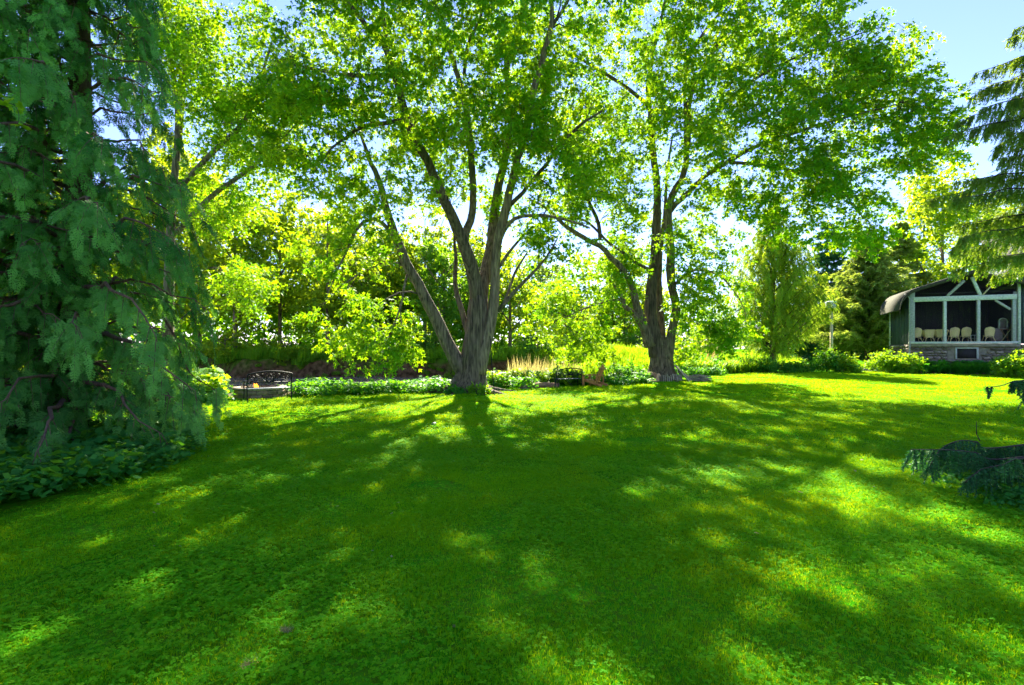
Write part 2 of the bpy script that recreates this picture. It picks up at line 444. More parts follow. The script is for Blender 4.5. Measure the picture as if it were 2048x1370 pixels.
def sprays(leaf_mb, twig_mb, C, E, per, ntw, reach, size, shape='leaf', flat=.35, droop=.35, center=None):
    """leaves along little twigs that fan out of every cluster"""
    n = len(C)
    ang = rng.uniform(0, 2 * math.pi, (n, ntw))
    d = np.stack([np.cos(ang), np.sin(ang), rng.normal(.05, flat, (n, ntw))], -1) + E[:, None, :] * .55
    d = norm(d)
    rl = reach * rng.uniform(.55, 1.2, (n, ntw))
    k = max(1, per // ntw)
    t = rng.uniform(.12, 1.0, (n, ntw, k)) ** .8
    pos = C[:, None, None, :] + d[:, :, None, :] * (t * rl[..., None])[..., None]
    pos[..., 2] -= droop * (t ** 2) * rl[..., None]
    pos += rng.normal(0, .055 * reach / .6, pos.shape)
    ax = norm(d[:, :, None, :] * .7 + rng.normal(0, .55, pos.shape) + np.array([0, 0, -.45]))
    nr = norm(np.array([0, 0, 1.0]) + rng.normal(0, .55, pos.shape))
    pos, ax, nr = pos.reshape(-1, 3), ax.reshape(-1, 3), nr.reshape(-1, 3)
    sz = size * rng.uniform(.45, 1.35, len(pos))
    tone = np.repeat(rng.uniform(0, 1, n), ntw * k) * .6 + rng.uniform(0, .4, len(pos))
    if shape == 'leaf': put(leaf_mb, LEAF_V, LEAF_T, pos, frames(ax, nr), sz, tone, True)
    else: put(leaf_mb, KITE_V, KITE_Q, pos, frames(ax, nr), sz, tone, False)
    if twig_mb is not None:
        a = np.repeat(C, ntw, 0); dd = d.reshape(-1, 3); r = rl.reshape(-1, 1)
        e1 = a + dd * r * .55 - np.array([0, 0, 1]) * droop * .3 * r; e2 = a + dd * r - np.array([0, 0, 1]) * droop * r
        w = norm(np.cross(dd, np.array([0, 0, 1.0]) + 1e-3)) * .005
        V = np.stack([a - w, a + w, e1 + w * .8, e1 - w * .8, e2 + w * .4, e2 - w * .4], 1).reshape(-1, 3)
        o = np.arange(len(a))[:, None] * 6
        twig_mb.add(V, np.concatenate([o + np.array([[0, 1, 2, 3]]), o + np.array([[3, 2, 4, 5]])]))

def limb_px(pts, step=.35):
    """[(px, py, depth, radius)] traced on the photo -> smooth centre line and radii"""
    A = np.array([[*P(a, b, d), r] for a, b, d, r in pts])
    S = resample(A, step)
    return S[:, :3], S[:, 3]

def needle_twigs(mb, S, D, L, k, nlen, width, tone=None, spread=.6, hang=0.0):
    """needled twigs: k narrow triangles along every twig"""
    n = len(S); D = norm(D)
    t = (np.arange(k)[None] + rng.uniform(0, 1, (n, k))) / k
    L = np.broadcast_to(np.asarray(L, float), (n,))
    pos = S[:, None] + D[:, None] * (t * L[:, None])[..., None]
    pos[..., 2] -= hang * (t ** 2) * L[:, None]
    pr = rng.normal(size=(n, k, 3)); pr = norm(pr - D[:, None] * np.einsum('nki,ni->nk', pr, D)[..., None])
    nd = norm(D[:, None] * (1 - spread * .5) + pr * spread)
    sd = norm(np.cross(nd, pr + rng.normal(0, .3, pr.shape)))
    ln = nlen * (1.15 - .5 * t)[..., None] * rng.uniform(.7, 1.2, (n, k, 1))
    w = width * .5
    V = np.stack([pos - sd * w, pos + sd * w, pos + nd * ln], 2).reshape(-1, 3)
    T = np.arange(len(V)).reshape(-1, 3)
    tone = rng.uniform(0, 1, n) if tone is None else tone
    mb.add(V, None, T, np.repeat(np.clip(np.repeat(tone, k) + rng.uniform(-.15, .15, n * k), 0, 1), 3))

def deciduous(name, label, group, trunk_px, blobs, mat, leaf, per, ntw, reach, shape='kite', rtrunk=.25, bark='bark', limbs=None, base_z=None, cat='tree', flat=.35, droop=.35, twigs=True, seg=5):
    """whole broadleaf tree: trunk traced on the photo, crown through the given blobs"""
    pts, rad = limb_px(trunk_px, .5)
    base = pts[0].copy(); bz = hz(base[0], base[1]) - .15 if base_z is None else base_z
    root = empty(name, (base[0], base[1], bz), 0, label, cat, group)
    off = np.array([base[0], base[1], bz])
    pts[0, 2] = bz; 
    tm = MB(); tube(tm, pts - off, rad, 10, rough=.06)
    tm.build('trunk', M[bark], root, True)
    ls = [(pts, rad)]
    if limbs:
        for l in limbs:
            lp, lr = limb_px(l, .4); ls.append((lp, lr))
            lm = MB(); tube(lm, lp - off, lr, 8, rough=.05); lm.build('limb', M[bark], root, True)
    C = blob_points(blobs)
    up = ls if limbs else [(pts[len(pts) // 3:], rad[len(pts) // 3:])]
    bm, fm = MB(), MB()
    E = grow(up, C, bm, seg=seg)
    sprays(fm, bm if twigs else None, C, E, per, ntw, reach, leaf, shape, flat, droop)
    for v in bm.V: v -= off
    for v in fm.V: v -= off
    bm.build('branches', M['twig'], root)['kind'] = 'stuff'
    o = fm.build('crown', M[mat], root); o['kind'] = 'stuff'
    return root

def conifer(name, label, group, base, H, R, whorls, nb, mat, k=10, nlen=.16, wid=.03, twig=.5, spacing=.22, droop=.35, hang=.8, rtrunk=.16, zlow=.6, rise=.15, cat='tree', bark='twig', lean=0.0, fan=1.0, sector=None, shape=1.0):
    """whorled conifer: a trunk, branches from it, hanging needled twigs along every branch"""
    base = np.array(base, float)
    root = empty(name, base, 0, label, cat, group)
    tm = MB(); tube(tm, [(0, 0, -.2), (lean * .3, 0, H * .4), (lean, 0, H)], [rtrunk, rtrunk * .65, .02], 9, rough=.05)
    tm.build('trunk', M[bark], root, True)
    bm, fm = MB(), MB(); S, D, L, TN = [], [], [], []
    for w in range(whorls):
        f = (w + rng.uniform(-.3, .3)) / whorls; z = zlow + f * (H - zlow) * .97
        r = R * (1 - max(0, f)) ** (.85 * shape) * rng.uniform(.8, 1.1) + .15
        for b in range(nb):
            a = 2 * math.pi * (b + rng.uniform(-.35, .35)) / nb + w * 1.7
            if sector and not (sector[0] < (a % (2 * math.pi)) < sector[1]): continue
            rr = r * rng.uniform(.72, 1.1)
            dr = np.array([math.cos(a), math.sin(a), 0])
            s = np.linspace(0, 1, 7)
            Pp = np.array([lean * f, 0, z])[None] + dr[None] * (s * rr)[:, None]
            Pp[:, 2] += rr * (rise * s * 1.6 - droop * s ** 2 + .10 * s ** 4)
            Pp[1:] += rng.normal(0, .02 * rr, (6, 3))
            tube(bm, Pp, np.linspace(.012 + .010 * rr, .004, 7), 4, cap=False)
            n = max(4, int(rr / spacing)) * 2
            u = np.sort(rng.uniform(.12, 1, n))
            st = np.stack([np.interp(u, s, Pp[:, q]) for q in range(3)], 1)
            side = np.where(np.arange(n) % 2 == 0, 1, -1)[:, None] * np.array([-dr[1], dr[0], 0])
            dd = side * rng.uniform(.3, .9, (n, 1)) * fan + dr * .55 + np.array([0, 0, -hang]) * rng.uniform(.4, 1.2, (n, 1))
            S.append(st); D.append(dd); L.append(twig * (1.1 - .55 * u) * rng.uniform(.6, 1.25, n) * min(1, .45 + rr / R))
            TN.append(np.full(n, rng.uniform(0, 1)) * .5 + rng.uniform(0, .3, n) + .2 * u)
            S.append(Pp[3:6]); D.append(np.gradient(Pp, axis=0)[3:6]); L.append(np.full(3, rr * .2)); TN.append(np.full(3, .6))
    S, D, L, TN = map(np.concatenate, (S, D, L, TN))
    needle_twigs(fm, S, D, L, k, nlen, wid, TN, .55, .1)
    bm.build('branches', M['twig'], root)['kind'] = 'stuff'
    o = fm.build('crown', M[mat], root); o['kind'] = 'stuff'
    return root

def bush(name, label, group, base, rx, ry, h, n, mat, leaf, cat='shrub', shape='kite', stems=9, top=.4, flowers=None):
    base = np.array(base, float)
    root = empty(name, base, 0, label, cat, group)
    sm, fm = MB(), MB()
    for i in range(stems):
        a = rng.uniform(0, 6.28); q = rng.uniform(.2, .9)
        tube(sm, [(0.1 * math.cos(a), .1 * math.sin(a), -.05), (rx * q * .5 * math.cos(a), ry * q * .5 * math.sin(a), h * .5), (rx * q * math.cos(a), ry * q * math.sin(a), h * (.95 - .3 * q))], [.018, .012, .005], 4, cap=False)
    nc = max(6, n // 26)
    u = norm(rng.normal(size=(nc, 3))) * (rng.uniform(0, 1, (nc, 1)) ** .4)
    C = u * np.array([rx, ry, h * .5]) + np.array([0, 0, h * .52]); C[:, 2] *= 1 + top * rng.uniform(-.4, .5, nc) * np.exp(-(u[:, 0] ** 2))
    C[:, 2] = np.maximum(C[:, 2], .06)
    sprays(fm, None, C, norm(C * np.array([1, 1, .6]) + 1e-3) * .8, 26, 4, .16 + .16 * h, leaf, shape, .5, .2)
    sm.build('stems', M['twig'], root)
    o = fm.build('foliage', M[mat], root); o['kind'] = 'stuff'
    if flowers:
        wm = MB(); k = flowers[0]
        p = C[rng.integers(0, nc, k)] + rng.normal(0, .12, (k, 3)) + np.array([0, 0, .1])
        put(wm, KITE_V, KITE_Q, p, frames(rng.normal(size=(k, 3)), rng.normal(size=(k, 3))), flowers[1], .5, False)
        f = wm.build('blossoms', M['whitepaint'], root); f['kind'] = 'stuff'
    return root

def strap_mesh(n, length, width, spread, mat, name='blades', tipdroop=.6, seg=4):
    """arching strap leaves from one crown (daylily, iris, tall grass)"""
    a = rng.uniform(0, 6.28, n); L = length * rng.uniform(.6, 1.1, n); sp = spread * rng.uniform(.15, 1, n)
    s = np.linspace(0, 1, seg + 1)
    d = np.stack([np.cos(a), np.sin(a)], 1)
    r = L[:, None] * (sp[:, None] * s[None] + .25 * sp[:, None] * s[None] ** 3)
    z = L[:, None] * (s[None] - tipdroop * sp[:, None] * s[None] ** 3)
    base = rng.normal(0, .05 * length, (n, 2))
    X = base[:, None, :] + d[:, None, :] * r[..., None]
    Cn = np.concatenate([X, z[..., None]], -1)
    w = (width * .5 * (1 - s ** 2 * .9))[None, :, None]
    sd = np.stack([-d[:, 1], d[:, 0], np.zeros(n)], 1)[:, None, :]
    V = np.stack([Cn - sd * w, Cn + sd * w], 2).reshape(-1, 3)
    o = (np.arange(n) * (seg + 1) * 2)[:, None, None] + (np.arange(seg) * 2)[None, :, None] + np.array([0, 1, 3, 2])[None, None]
    mb = MB(); mb.add(V, o.reshape(-1, 4), None, np.repeat(rng.uniform(0, 1, n), (seg + 1) * 2))
    return mb.mesh(name, M[mat])

# patches for the mown lawn and the beds -----------------------------------
def grass_patch(name, nblade, nclover, blade_l, blade_w, clover, size=1.1, mats=('grass', 'clover'), up=.72):
    mb = MB()
    n = nblade
    p = np.stack([rng.uniform(-size / 2, size / 2, n), rng.uniform(-size / 2, size / 2, n), np.zeros(n) - .004], 1)
    a = rng.uniform(0, 6.28, n); d = np.stack([np.cos(a), np.sin(a), np.zeros(n)], 1)
    sd = np.stack([-d[:, 1], d[:, 0], np.zeros(n)], 1) * (blade_w / 2)
    L = blade_l * rng.uniform(.5, 1.15, n)[:, None]; bend = rng.uniform(.2, 1.0, n)[:, None]
    m = p + np.array([0, 0, up]) * L * .55 + d * L * .25 * bend
    t = p + np.array([0, 0, up]) * L * (1.0 - .45 * bend) + d * L * .75 * bend
    V = np.stack([p - sd, p + sd, m + sd * .8, m - sd * .8, t], 1).reshape(-1, 3)
    o = np.arange(n)[:, None] * 5
    mb.add(V, o + np.array([[0, 1, 2, 3]]), o + np.array([[3, 2, 4]]), np.repeat(rng.uniform(0, 1, n), 5))
    nq0 = len(mb.Q[0]); nt0 = len(mb.T[0])
    k = nclover
    if k:
        c = np.stack([rng.uniform(-size / 2, size / 2, k), rng.uniform(-size / 2, size / 2, k), rng.uniform(.3, 1.0, k) * blade_l], 1)
        pos = np.repeat(c, 3, 0); a = np.repeat(rng.uniform(0, 6.28, k), 3) + np.tile([0, 2.1, 4.2], k)
        ax = np.stack([np.cos(a), np.sin(a), rng.normal(-.05, .25, 3 * k)], 1)
        nr = np.repeat(norm(np.array([0, 0, 1]) + rng.normal(0, .28, (k, 3))), 3, 0)
        CV = np.array([(0, 0, 0), (.48, .5, .10), (.22, 1, .04), (-.22, 1, .04), (-.48, .5, .10)], float)
        tone = np.repeat(rng.uniform(0, 1, k), 3)
        sz = clover * np.repeat(rng.uniform(.65, 1.3, k), 3)
        put(mb, CV, np.array([(0, 1, 4)]), pos, frames(ax, nr), sz, tone, True)
        put(mb, CV[1:], np.array([(0, 1, 2, 3)]), pos, frames(ax, nr), sz, tone, False)
    me = mb.mesh(name)
    me.materials.append(M[mats[0]]); me.materials.append(M[mats[1]])
    nq = sum(len(q) for q in mb.Q); nt = sum(len(q) for q in mb.T)
    mi = np.ones(nq + nt, dtype=np.int32); mi[:nq0] = 0; mi[nq:nq + nt0] = 0
    me.polygons.foreach_set('material_index', mi)
    return bpy.data.objects.new(name, me)

def leaf_patch(name, n, size, leaf, hmax, mat, leafshape='kite'):
    mb = MB()
    p = np.stack([rng.uniform(-size / 2, size / 2, n), rng.uniform(-size / 2, size / 2, n), hmax * rng.uniform(.1, 1, n) ** .7], 1)
    a = rng.uniform(0, 6.28, n); ax = np.stack([np.cos(a), np.sin(a), rng.normal(-.25, .3, n)], 1)
    nr = norm(np.array([0, 0, 1]) + rng.normal(0, .4, (n, 3)))
    V, F, tri = (LEAF_V, LEAF_T, True) if leafshape == 'leaf' else (KITE_V * np.array([1.15, 1, 1]), KITE_Q, False)
    put(mb, V, F, p, frames(ax, nr), leaf * rng.uniform(.6, 1.3, n), rng.uniform(0, 1, n), tri)
    return bpy.data.objects.new(name, mb.mesh(name, M[mat]))

def blade_patch(name, n, size, length, width, spread, mat):
    """tall uncut grass"""
    mb = MB()
    p = np.stack([rng.uniform(-size / 2, size / 2, n), rng.uniform(-size / 2, size / 2, n), np.full(n, -.02)], 1)
    a = rng.uniform(0, 6.28, n); d = np.stack([np.cos(a), np.sin(a), np.zeros(n)], 1)
    sd = np.stack([-d[:, 1], d[:, 0], np.zeros(n)], 1) * width / 2
    L = length * rng.uniform(.45, 1.15, (n, 1)); b = spread * rng.uniform(.1, 1, (n, 1)); u = np.array([0, 0, 1.0])
    m = p + u * L * .6 + d * L * .2 * b; t = p + u * L * (1 - .3 * b) + d * L * .65 * b
    V = np.stack([p - sd, p + sd, m + sd * .8, m - sd * .8, t], 1).reshape(-1, 3); o = np.arange(n)[:, None] * 5
    mb.add(V, o + np.array([[0, 1, 2, 3]]), o + np.array([[3, 2, 4]]), np.repeat(rng.uniform(0, 1, n), 5))
    return bpy.data.objects.new(name, mb.mesh(name, M[mat]))

def scatter(name, pts, scale, sources, label=None, tilt=.0, cat=None, pick=None):
    """one stuff object: every point carries one of the source patches (geometry nodes)"""
    pts = np.asarray(pts, float); n = len(pts)
    me = bpy.data.meshes.new(name)
    me.vertices.add(n); me.vertices.foreach_set('co', pts.astype(np.float32).ravel())
    r = np.stack([rng.normal(0, tilt, n), rng.normal(0, tilt, n), rng.uniform(0, 6.28, n)], 1)
    a = me.attributes.new('spin', 'FLOAT_VECTOR', 'POINT'); a.data.foreach_set('vector', r.astype(np.float32).ravel())
    a = me.attributes.new('size', 'FLOAT', 'POINT'); a.data.foreach_set('value', np.broadcast_to(np.asarray(scale, float), (n,)).astype(np.float32))
    pk = rng.integers(0, len(sources), n) if pick is None else pick
    a = me.attributes.new('pick', 'INT', 'POINT'); a.data.foreach_set('value', pk.astype(np.int32))
    o = link(name, me)
    ng = bpy.data.node_groups.new(name, 'GeometryNodeTree')
    ng.interface.new_socket('Geometry', in_out='INPUT', socket_type='NodeSocketGeometry')
    ng.interface.new_socket('Geometry', in_out='OUTPUT', socket_type='NodeSocketGeometry')
    gi, go = ng.nodes.new('NodeGroupInput'), ng.nodes.new('NodeGroupOutput')
    join = ng.nodes.new('GeometryNodeJoinGeometry')
    def attr(nm, dt):
        x = ng.nodes.new('GeometryNodeInputNamedAttribute'); x.data_type = dt; x.inputs['Name'].default_value = nm
        return next(s for s in x.outputs if s.name == 'Attribute' and s.enabled)
    spin, size, pks = attr('spin', 'FLOAT_VECTOR'), attr('size', 'FLOAT'), attr('pick', 'INT')
    e2r = ng.nodes.new('FunctionNodeEulerToRotation'); ng.links.new(spin, e2r.inputs[0])
    for i, s in enumerate(sources):
        oi = ng.nodes.new('GeometryNodeObjectInfo'); oi.inputs['Object'].default_value = s; oi.inputs['As Instance'].default_value = True
        cm = ng.nodes.new('FunctionNodeCompare'); cm.data_type = 'INT'; cm.operation = 'EQUAL'
        ii = [q for q in cm.inputs if q.type == 'INT']; ng.links.new(pks, ii[0]); ii[1].default_value = i
        ip = ng.nodes.new('GeometryNodeInstanceOnPoints')
        ng.links.new(gi.outputs[0], ip.inputs['Points']); ng.links.new(oi.outputs['Geometry'], ip.inputs['Instance'])
        ng.links.new(cm.outputs[0], ip.inputs['Selection']); ng.links.new(e2r.outputs[0], ip.inputs['Rotation']); ng.links.new(size, ip.inputs['Scale'])
        ng.links.new(ip.outputs[0], join.inputs[0])
    ng.links.new(join.outputs[0], go.inputs[0])
    o.modifiers.new('scatter', 'NODES').node_group = ng
    return tag(o, label, cat, None, 'stuff')

def in_view(x, y, m=2.5): return np.abs(x) < 1.04 * y + m

def jgrid(x0, x1, y0, y1, c):
    gx, gy = np.meshgrid(np.arange(x0, x1, c), np.arange(y0, y1, c))
    q = np.stack([gx.ravel(), gy.ravel()], 1); return q + rng.uniform(-.4 * c, .4 * c, q.shape)

# ================================================================== SETTING
def axis_grid(lo, hi, flo, fhi, step):
    core = np.arange(flo, fhi + 1e-6, step)
    a, b, g = [], [], step
    x = flo
    while x > lo: g *= 1.35; x -= g; a.append(max(x, lo))
    g, x = step, fhi
    while x < hi: g *= 1.35; x += g; b.append(min(x, hi))
    return np.concatenate([a[::-1], core, b])
gx, gy = axis_grid(-1500, 1500, -42, 46, .75), axis_grid(-300, 2500, -6, 66, .6)
X, Y = np.meshgrid(gx, gy)
nx, ny = len(gx), len(gy)
V = np.stack([X.ravel(), Y.ravel(), height(X, Y).ravel()], 1)
i = (np.arange(ny - 1)[:, None] * nx + np.arange(nx - 1)[None]).ravel()
Q = np.stack([i, i + 1, i + nx + 1, i + nx], 1)
yb = Y - near(X); yf = Y - np.maximum(far_(X), near(X) + .5)
earth = (sst(.2, 1.4, yb) * (1 - sst(.9, 1.5, yf)) * (X < 20)).ravel()
gm = MB(); gm.add(V, Q, None, earth)
ground = gm.build('ground', M['ground'], None, True); ground['kind'] = 'structure'

wm = MB(); wm.add([(-300, 8, WATER_Z), (40, 8, WATER_Z), (40, 120, WATER_Z), (-300, 120, WATER_Z)], [[0, 1, 2, 3]])
water = wm.build('river_water', M['water']); water['kind'] = 'structure'

# pale gravel path that comes out past the garden bed by the house
pm = MB(); pp = []
for (x, y, w) in [(23.6, 34.0, .5), (25.6, 34.6, .75), (27.6, 38.0, .9), (29, 44, 1.0), (30, 52, 1.0)]:
    pp += [(x - w, y, hz(x - w, y) + .035), (x + w, y - .3, hz(x + w, y - .3) + .035)]
pm.add(pp, [[2 * k, 2 * k + 1, 2 * k + 3, 2 * k + 2] for k in range(len(pp) // 2 - 1)])
pm.build('gravel_path', M['gravel'])['kind'] = 'structure'

# lawn ------------------------------------------------------------
HOUSE_A, HOUSE_T = np.array([26.3, 33.0]), math.radians(22)
HU, HV = np.array([math.cos(HOUSE_T), -math.sin(HOUSE_T)]), np.array([math.sin(HOUSE_T), math.cos(HOUSE_T)])
def hloc(s, v): return HOUSE_A + HU * s + HV * v
def by_pit(q):
    near_b = (np.abs(q[:, 0] - 2.4) < 1.35) & (np.abs(q[:, 1] - 20.6) < .95) | (np.abs(q[:, 0] + 7.3) < .9) & (np.abs(q[:, 1] - 15.4) < .75) | (np.abs(q[:, 0] - 3.5) < .9) & (np.abs(q[:, 1] - 20.9) < .8)
    return near_b | (np.abs(q[:, 0] / q[:, 1] + .520) < .085) & (q[:, 1] > 12) & (q[:, 1] < 17.6)
def on_lawn(q, pad=.1):
    x, y = q[:, 0], q[:, 1]
    ok = (y < edge(x) - pad) | (by_pit(q) & (y < 16.9))
    d = q - HOUSE_A; s, v = d @ HU, d @ HV
    ok &= ~((s > -1.3) & (v > -2.0))
    ok &= ~((x < -4.6) & (y < 9.2) & (y > 3) & (x < -4.7 - .85 * (y - 5.4) * (y < 9.2)) & (np.abs(x) > 0)) | (y > 9.2)
    return ok
patches_near = [grass_patch('grass_near', 4200, 640, .042, .0030, .0135), grass_patch('grass_near', 4800, 300, .046, .003, .0125), grass_patch('grass_near', 2800, 1250, .038, .003, .0155)]
patches_mid = [grass_patch('grass_mid', 1700, 230, .06, .0065, .015, 1.3), grass_patch('grass_mid', 1500, 420, .058, .0065, .016, 1.3)]
patches_far = [grass_patch('grass_far', 1500, 120, .06, .011, .026, 1.9), grass_patch('grass_far', 1600, 60, .062, .011, .026, 1.9)]
def pnoise(q, f): return np.sin(q[:, 0] * f + 1.3 * np.sin(q[:, 1] * f * .7)) * np.sin(q[:, 1] * f * 1.1 + 1.7 * np.sin(q[:, 0] * f * .6 + 2))
qs, pk, sc = [], [], []
for (y0, y1, c, base_i, scl) in ((.6, 8.5, .62, 0, 1.0), (8.5, 17, .85, 3, 1.0), (17, 37, 1.3, 5, 1.0)):
    q = jgrid(-16 if y0 < 16 else -24, 17 if y0 < 8 else (20 if y0 < 16 else 42), y0, y1, c); q = q[in_view(q[:, 0], q[:, 1], 3.5)]; q = q[on_lawn(q, .25 * c)]
    nz = pnoise(q, 1.1) + rng.normal(0, .35, len(q))
    if base_i == 0: p = np.where(nz > .25, 2, np.where(nz < -.35, 1, 0))
    else: p = base_i + (nz > 0)
    qs.append(q); pk.append(p); sc.append(np.full(len(q), scl) * rng.uniform(.9, 1.12, len(q)))
q = np.concatenate(qs)
scatter('lawn_grass', np.column_stack([q, height(q[:, 0], q[:, 1]) + .004]), np.concatenate(sc), patches_near + patches_mid + patches_far,
        'mown lawn grass mixed with clover across the whole yard', .03, None, np.concatenate(pk))

# ground cover ----------------------------------------------------
cover = [leaf_patch('cover_leaves', 420, 1.0, .10, .34, 'cover'), leaf_patch('cover_leaves', 360, 1.0, .12, .42, 'cover')]
cover_low = [leaf_patch('cover_leaves', 330, .9, .085, .24, 'cover'), leaf_patch('cover_leaves', 260, .9, .11, .30, 'cover')]
bright = [leaf_patch('bright_leaves', 420, 1.0, .13, .6, 'bright'), leaf_patch('bright_leaves', 360, 1.0, .16, .75, 'bright')]
q = jgrid(-24, 15, 10, 33, .55); e = q[:, 1] - edge(q[:, 0])
m = ~by_pit(q) & (e > -.15) & (e < 1.7) & (q[:, 0] < 12.5) & ~((q[:, 0] > -.6) & (q[:, 0] < 2.9) & (e > .1)); qa = q[m]
scatter('bank_ground_cover', np.column_stack([qa, height(qa[:, 0], qa[:, 1])]), rng.uniform(.75, 1.15, len(qa)), cover, 'low leafy ground cover along the river edge of the lawn', .1)
q = jgrid(-8.6, -3.0, 4.2, 10.0, .36)
lim = -4.75 - .95 * (q[:, 1] - 5.4) * .9
lim = np.interp(q[:, 1], [4.4, 5.4, 6.2, 7.2, 8.4, 9.4], [-5.2, -5.05, -4.7, -4.95, -5.6, -6.6])
m = (q[:, 0] < lim) & in_view(q[:, 0], q[:, 1], 2); qb = q[m]
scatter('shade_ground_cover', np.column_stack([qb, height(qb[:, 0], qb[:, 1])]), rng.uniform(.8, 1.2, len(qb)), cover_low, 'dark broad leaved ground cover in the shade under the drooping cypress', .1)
q = jgrid(4.6, 9.5, 4.4, 6.6, .42); m = (q[:, 0] > 4.9 + .25 * np.abs(q[:, 1] - 5.4)); qc = q[m]
scatter('spruce_ground_cover', np.column_stack([qc, height(qc[:, 0], qc[:, 1])]), rng.uniform(.45, .7, len(qc)), cover_low, 'patch of small leaved ground cover under the low spruce boughs', .1)
q = jgrid(-16, -8.0, 12.6, 17.5, .5); e = q[:, 1] - edge(q[:, 0]); m = ~by_pit(q) & (e > .1) & (e < 2.4); qd = q[m]
q = jgrid(-1.2, 3.2, 19.5, 24.0, .5); e = q[:, 1] - edge(q[:, 0]); m = ~by_pit(q) & (e > .8) & (e < 2.4); qd2 = q[m]
qd = np.concatenate([qd, qd2])
scatter('bright_bank_plants', np.column_stack([qd, height(qd[:, 0], qd[:, 1])]), np.concatenate([rng.uniform(.9, 1.5, len(qd) - len(qd2)), rng.uniform(.6, .95, len(qd2))]), bright, 'sunlit leafy weeds on the bank beyond the lawn', .1)

# tall grass on the far bank, on the meadow hump and by the river --
tall = [blade_patch('tall_grass', 260, 1.2, .9, .035, .8, 'meadow'), blade_patch('tall_grass', 300, 1.2, .75, .035, 1.0, 'meadow')]
q = jgrid(-44, 12, 43.5, 52, .95); f = q[:, 1] - far_(q[:, 0]); m = (f > .75) & (f < 5.5); qe = q[m]
scatter('far_bank_grass', np.column_stack([qe, height(qe[:, 0], qe[:, 1])]), rng.uniform(.9, 1.5, len(qe)), tall, 'long grass overhanging the top of the far river bank', .12)
q = jgrid(-44, 12, 42, 46.5, .8); f = q[:, 1] - far_(q[:, 0]); m = (f > -.1) & (f < .9) & (rng.uniform(0, 1, len(q)) < .55); qe = q[m]
scatter('bank_face_weeds', np.column_stack([qe, height(qe[:, 0], qe[:, 1])]), rng.uniform(.35, .8, len(qe)), tall, 'weeds and roots clinging to the bare face of the far bank', .5)
q = jgrid(2.6, 16, 23.5, 40, .7); e = q[:, 1] - edge(q[:, 0]); m = (e > 1.6) & (q[:, 1] < near(q[:, 0]) + .3); qf = q[m]
scatter('meadow_grass', np.column_stack([qf, height(qf[:, 0], qf[:, 1])]), rng.uniform(.6, 1.05, len(qf)), tall, 'sunny unmown meadow grass on the rise behind the chairs', .1)
plume = [blade_patch('plume_grass', 160, 1.0, 1.35, .022, .55, 'plume'), blade_patch('plume_grass', 150, 1.0, 1.2, .03, .6, 'meadow')]
q = jgrid(-.3, 4.0, 21.0, 24.6, .6); e = q[:, 1] - near(q[:, 0]); m = (e > -.9) & (e < .4) & (q[:, 0] > .1); qg = q[m]
scatter('bank_plume_grass', np.column_stack([qg, height(qg[:, 0], qg[:, 1])]), rng.uniform(.7, 1.05, len(qg)), plume, 'golden seeding grass at the water edge behind the far bench', .1)
q = jgrid(11, 60, 34, 95, 2.6); m = (q[:, 1] > edge(q[:, 0]) + 3) & (q[:, 1] > near(q[:, 0]) - 30) ; qh = q[m]
scatter('rough_grass', np.column_stack([qh, height(qh[:, 0], qh[:, 1])]), rng.uniform(.9, 1.6, len(qh)), tall, 'rough grass between the trees beyond the garden', .1)

# ================================================================== TWO BIG MAPLES
def buttress(t, th): return 1 + .55 * np.exp(-t * 10) * (.45 + .5 * np.cos(5 * th + 1.1) + .3 * np.cos(3 * th)) + .06 * np.cos(7 * th + 4 * t) + .04 * np.cos(12 * th - 5 * t)

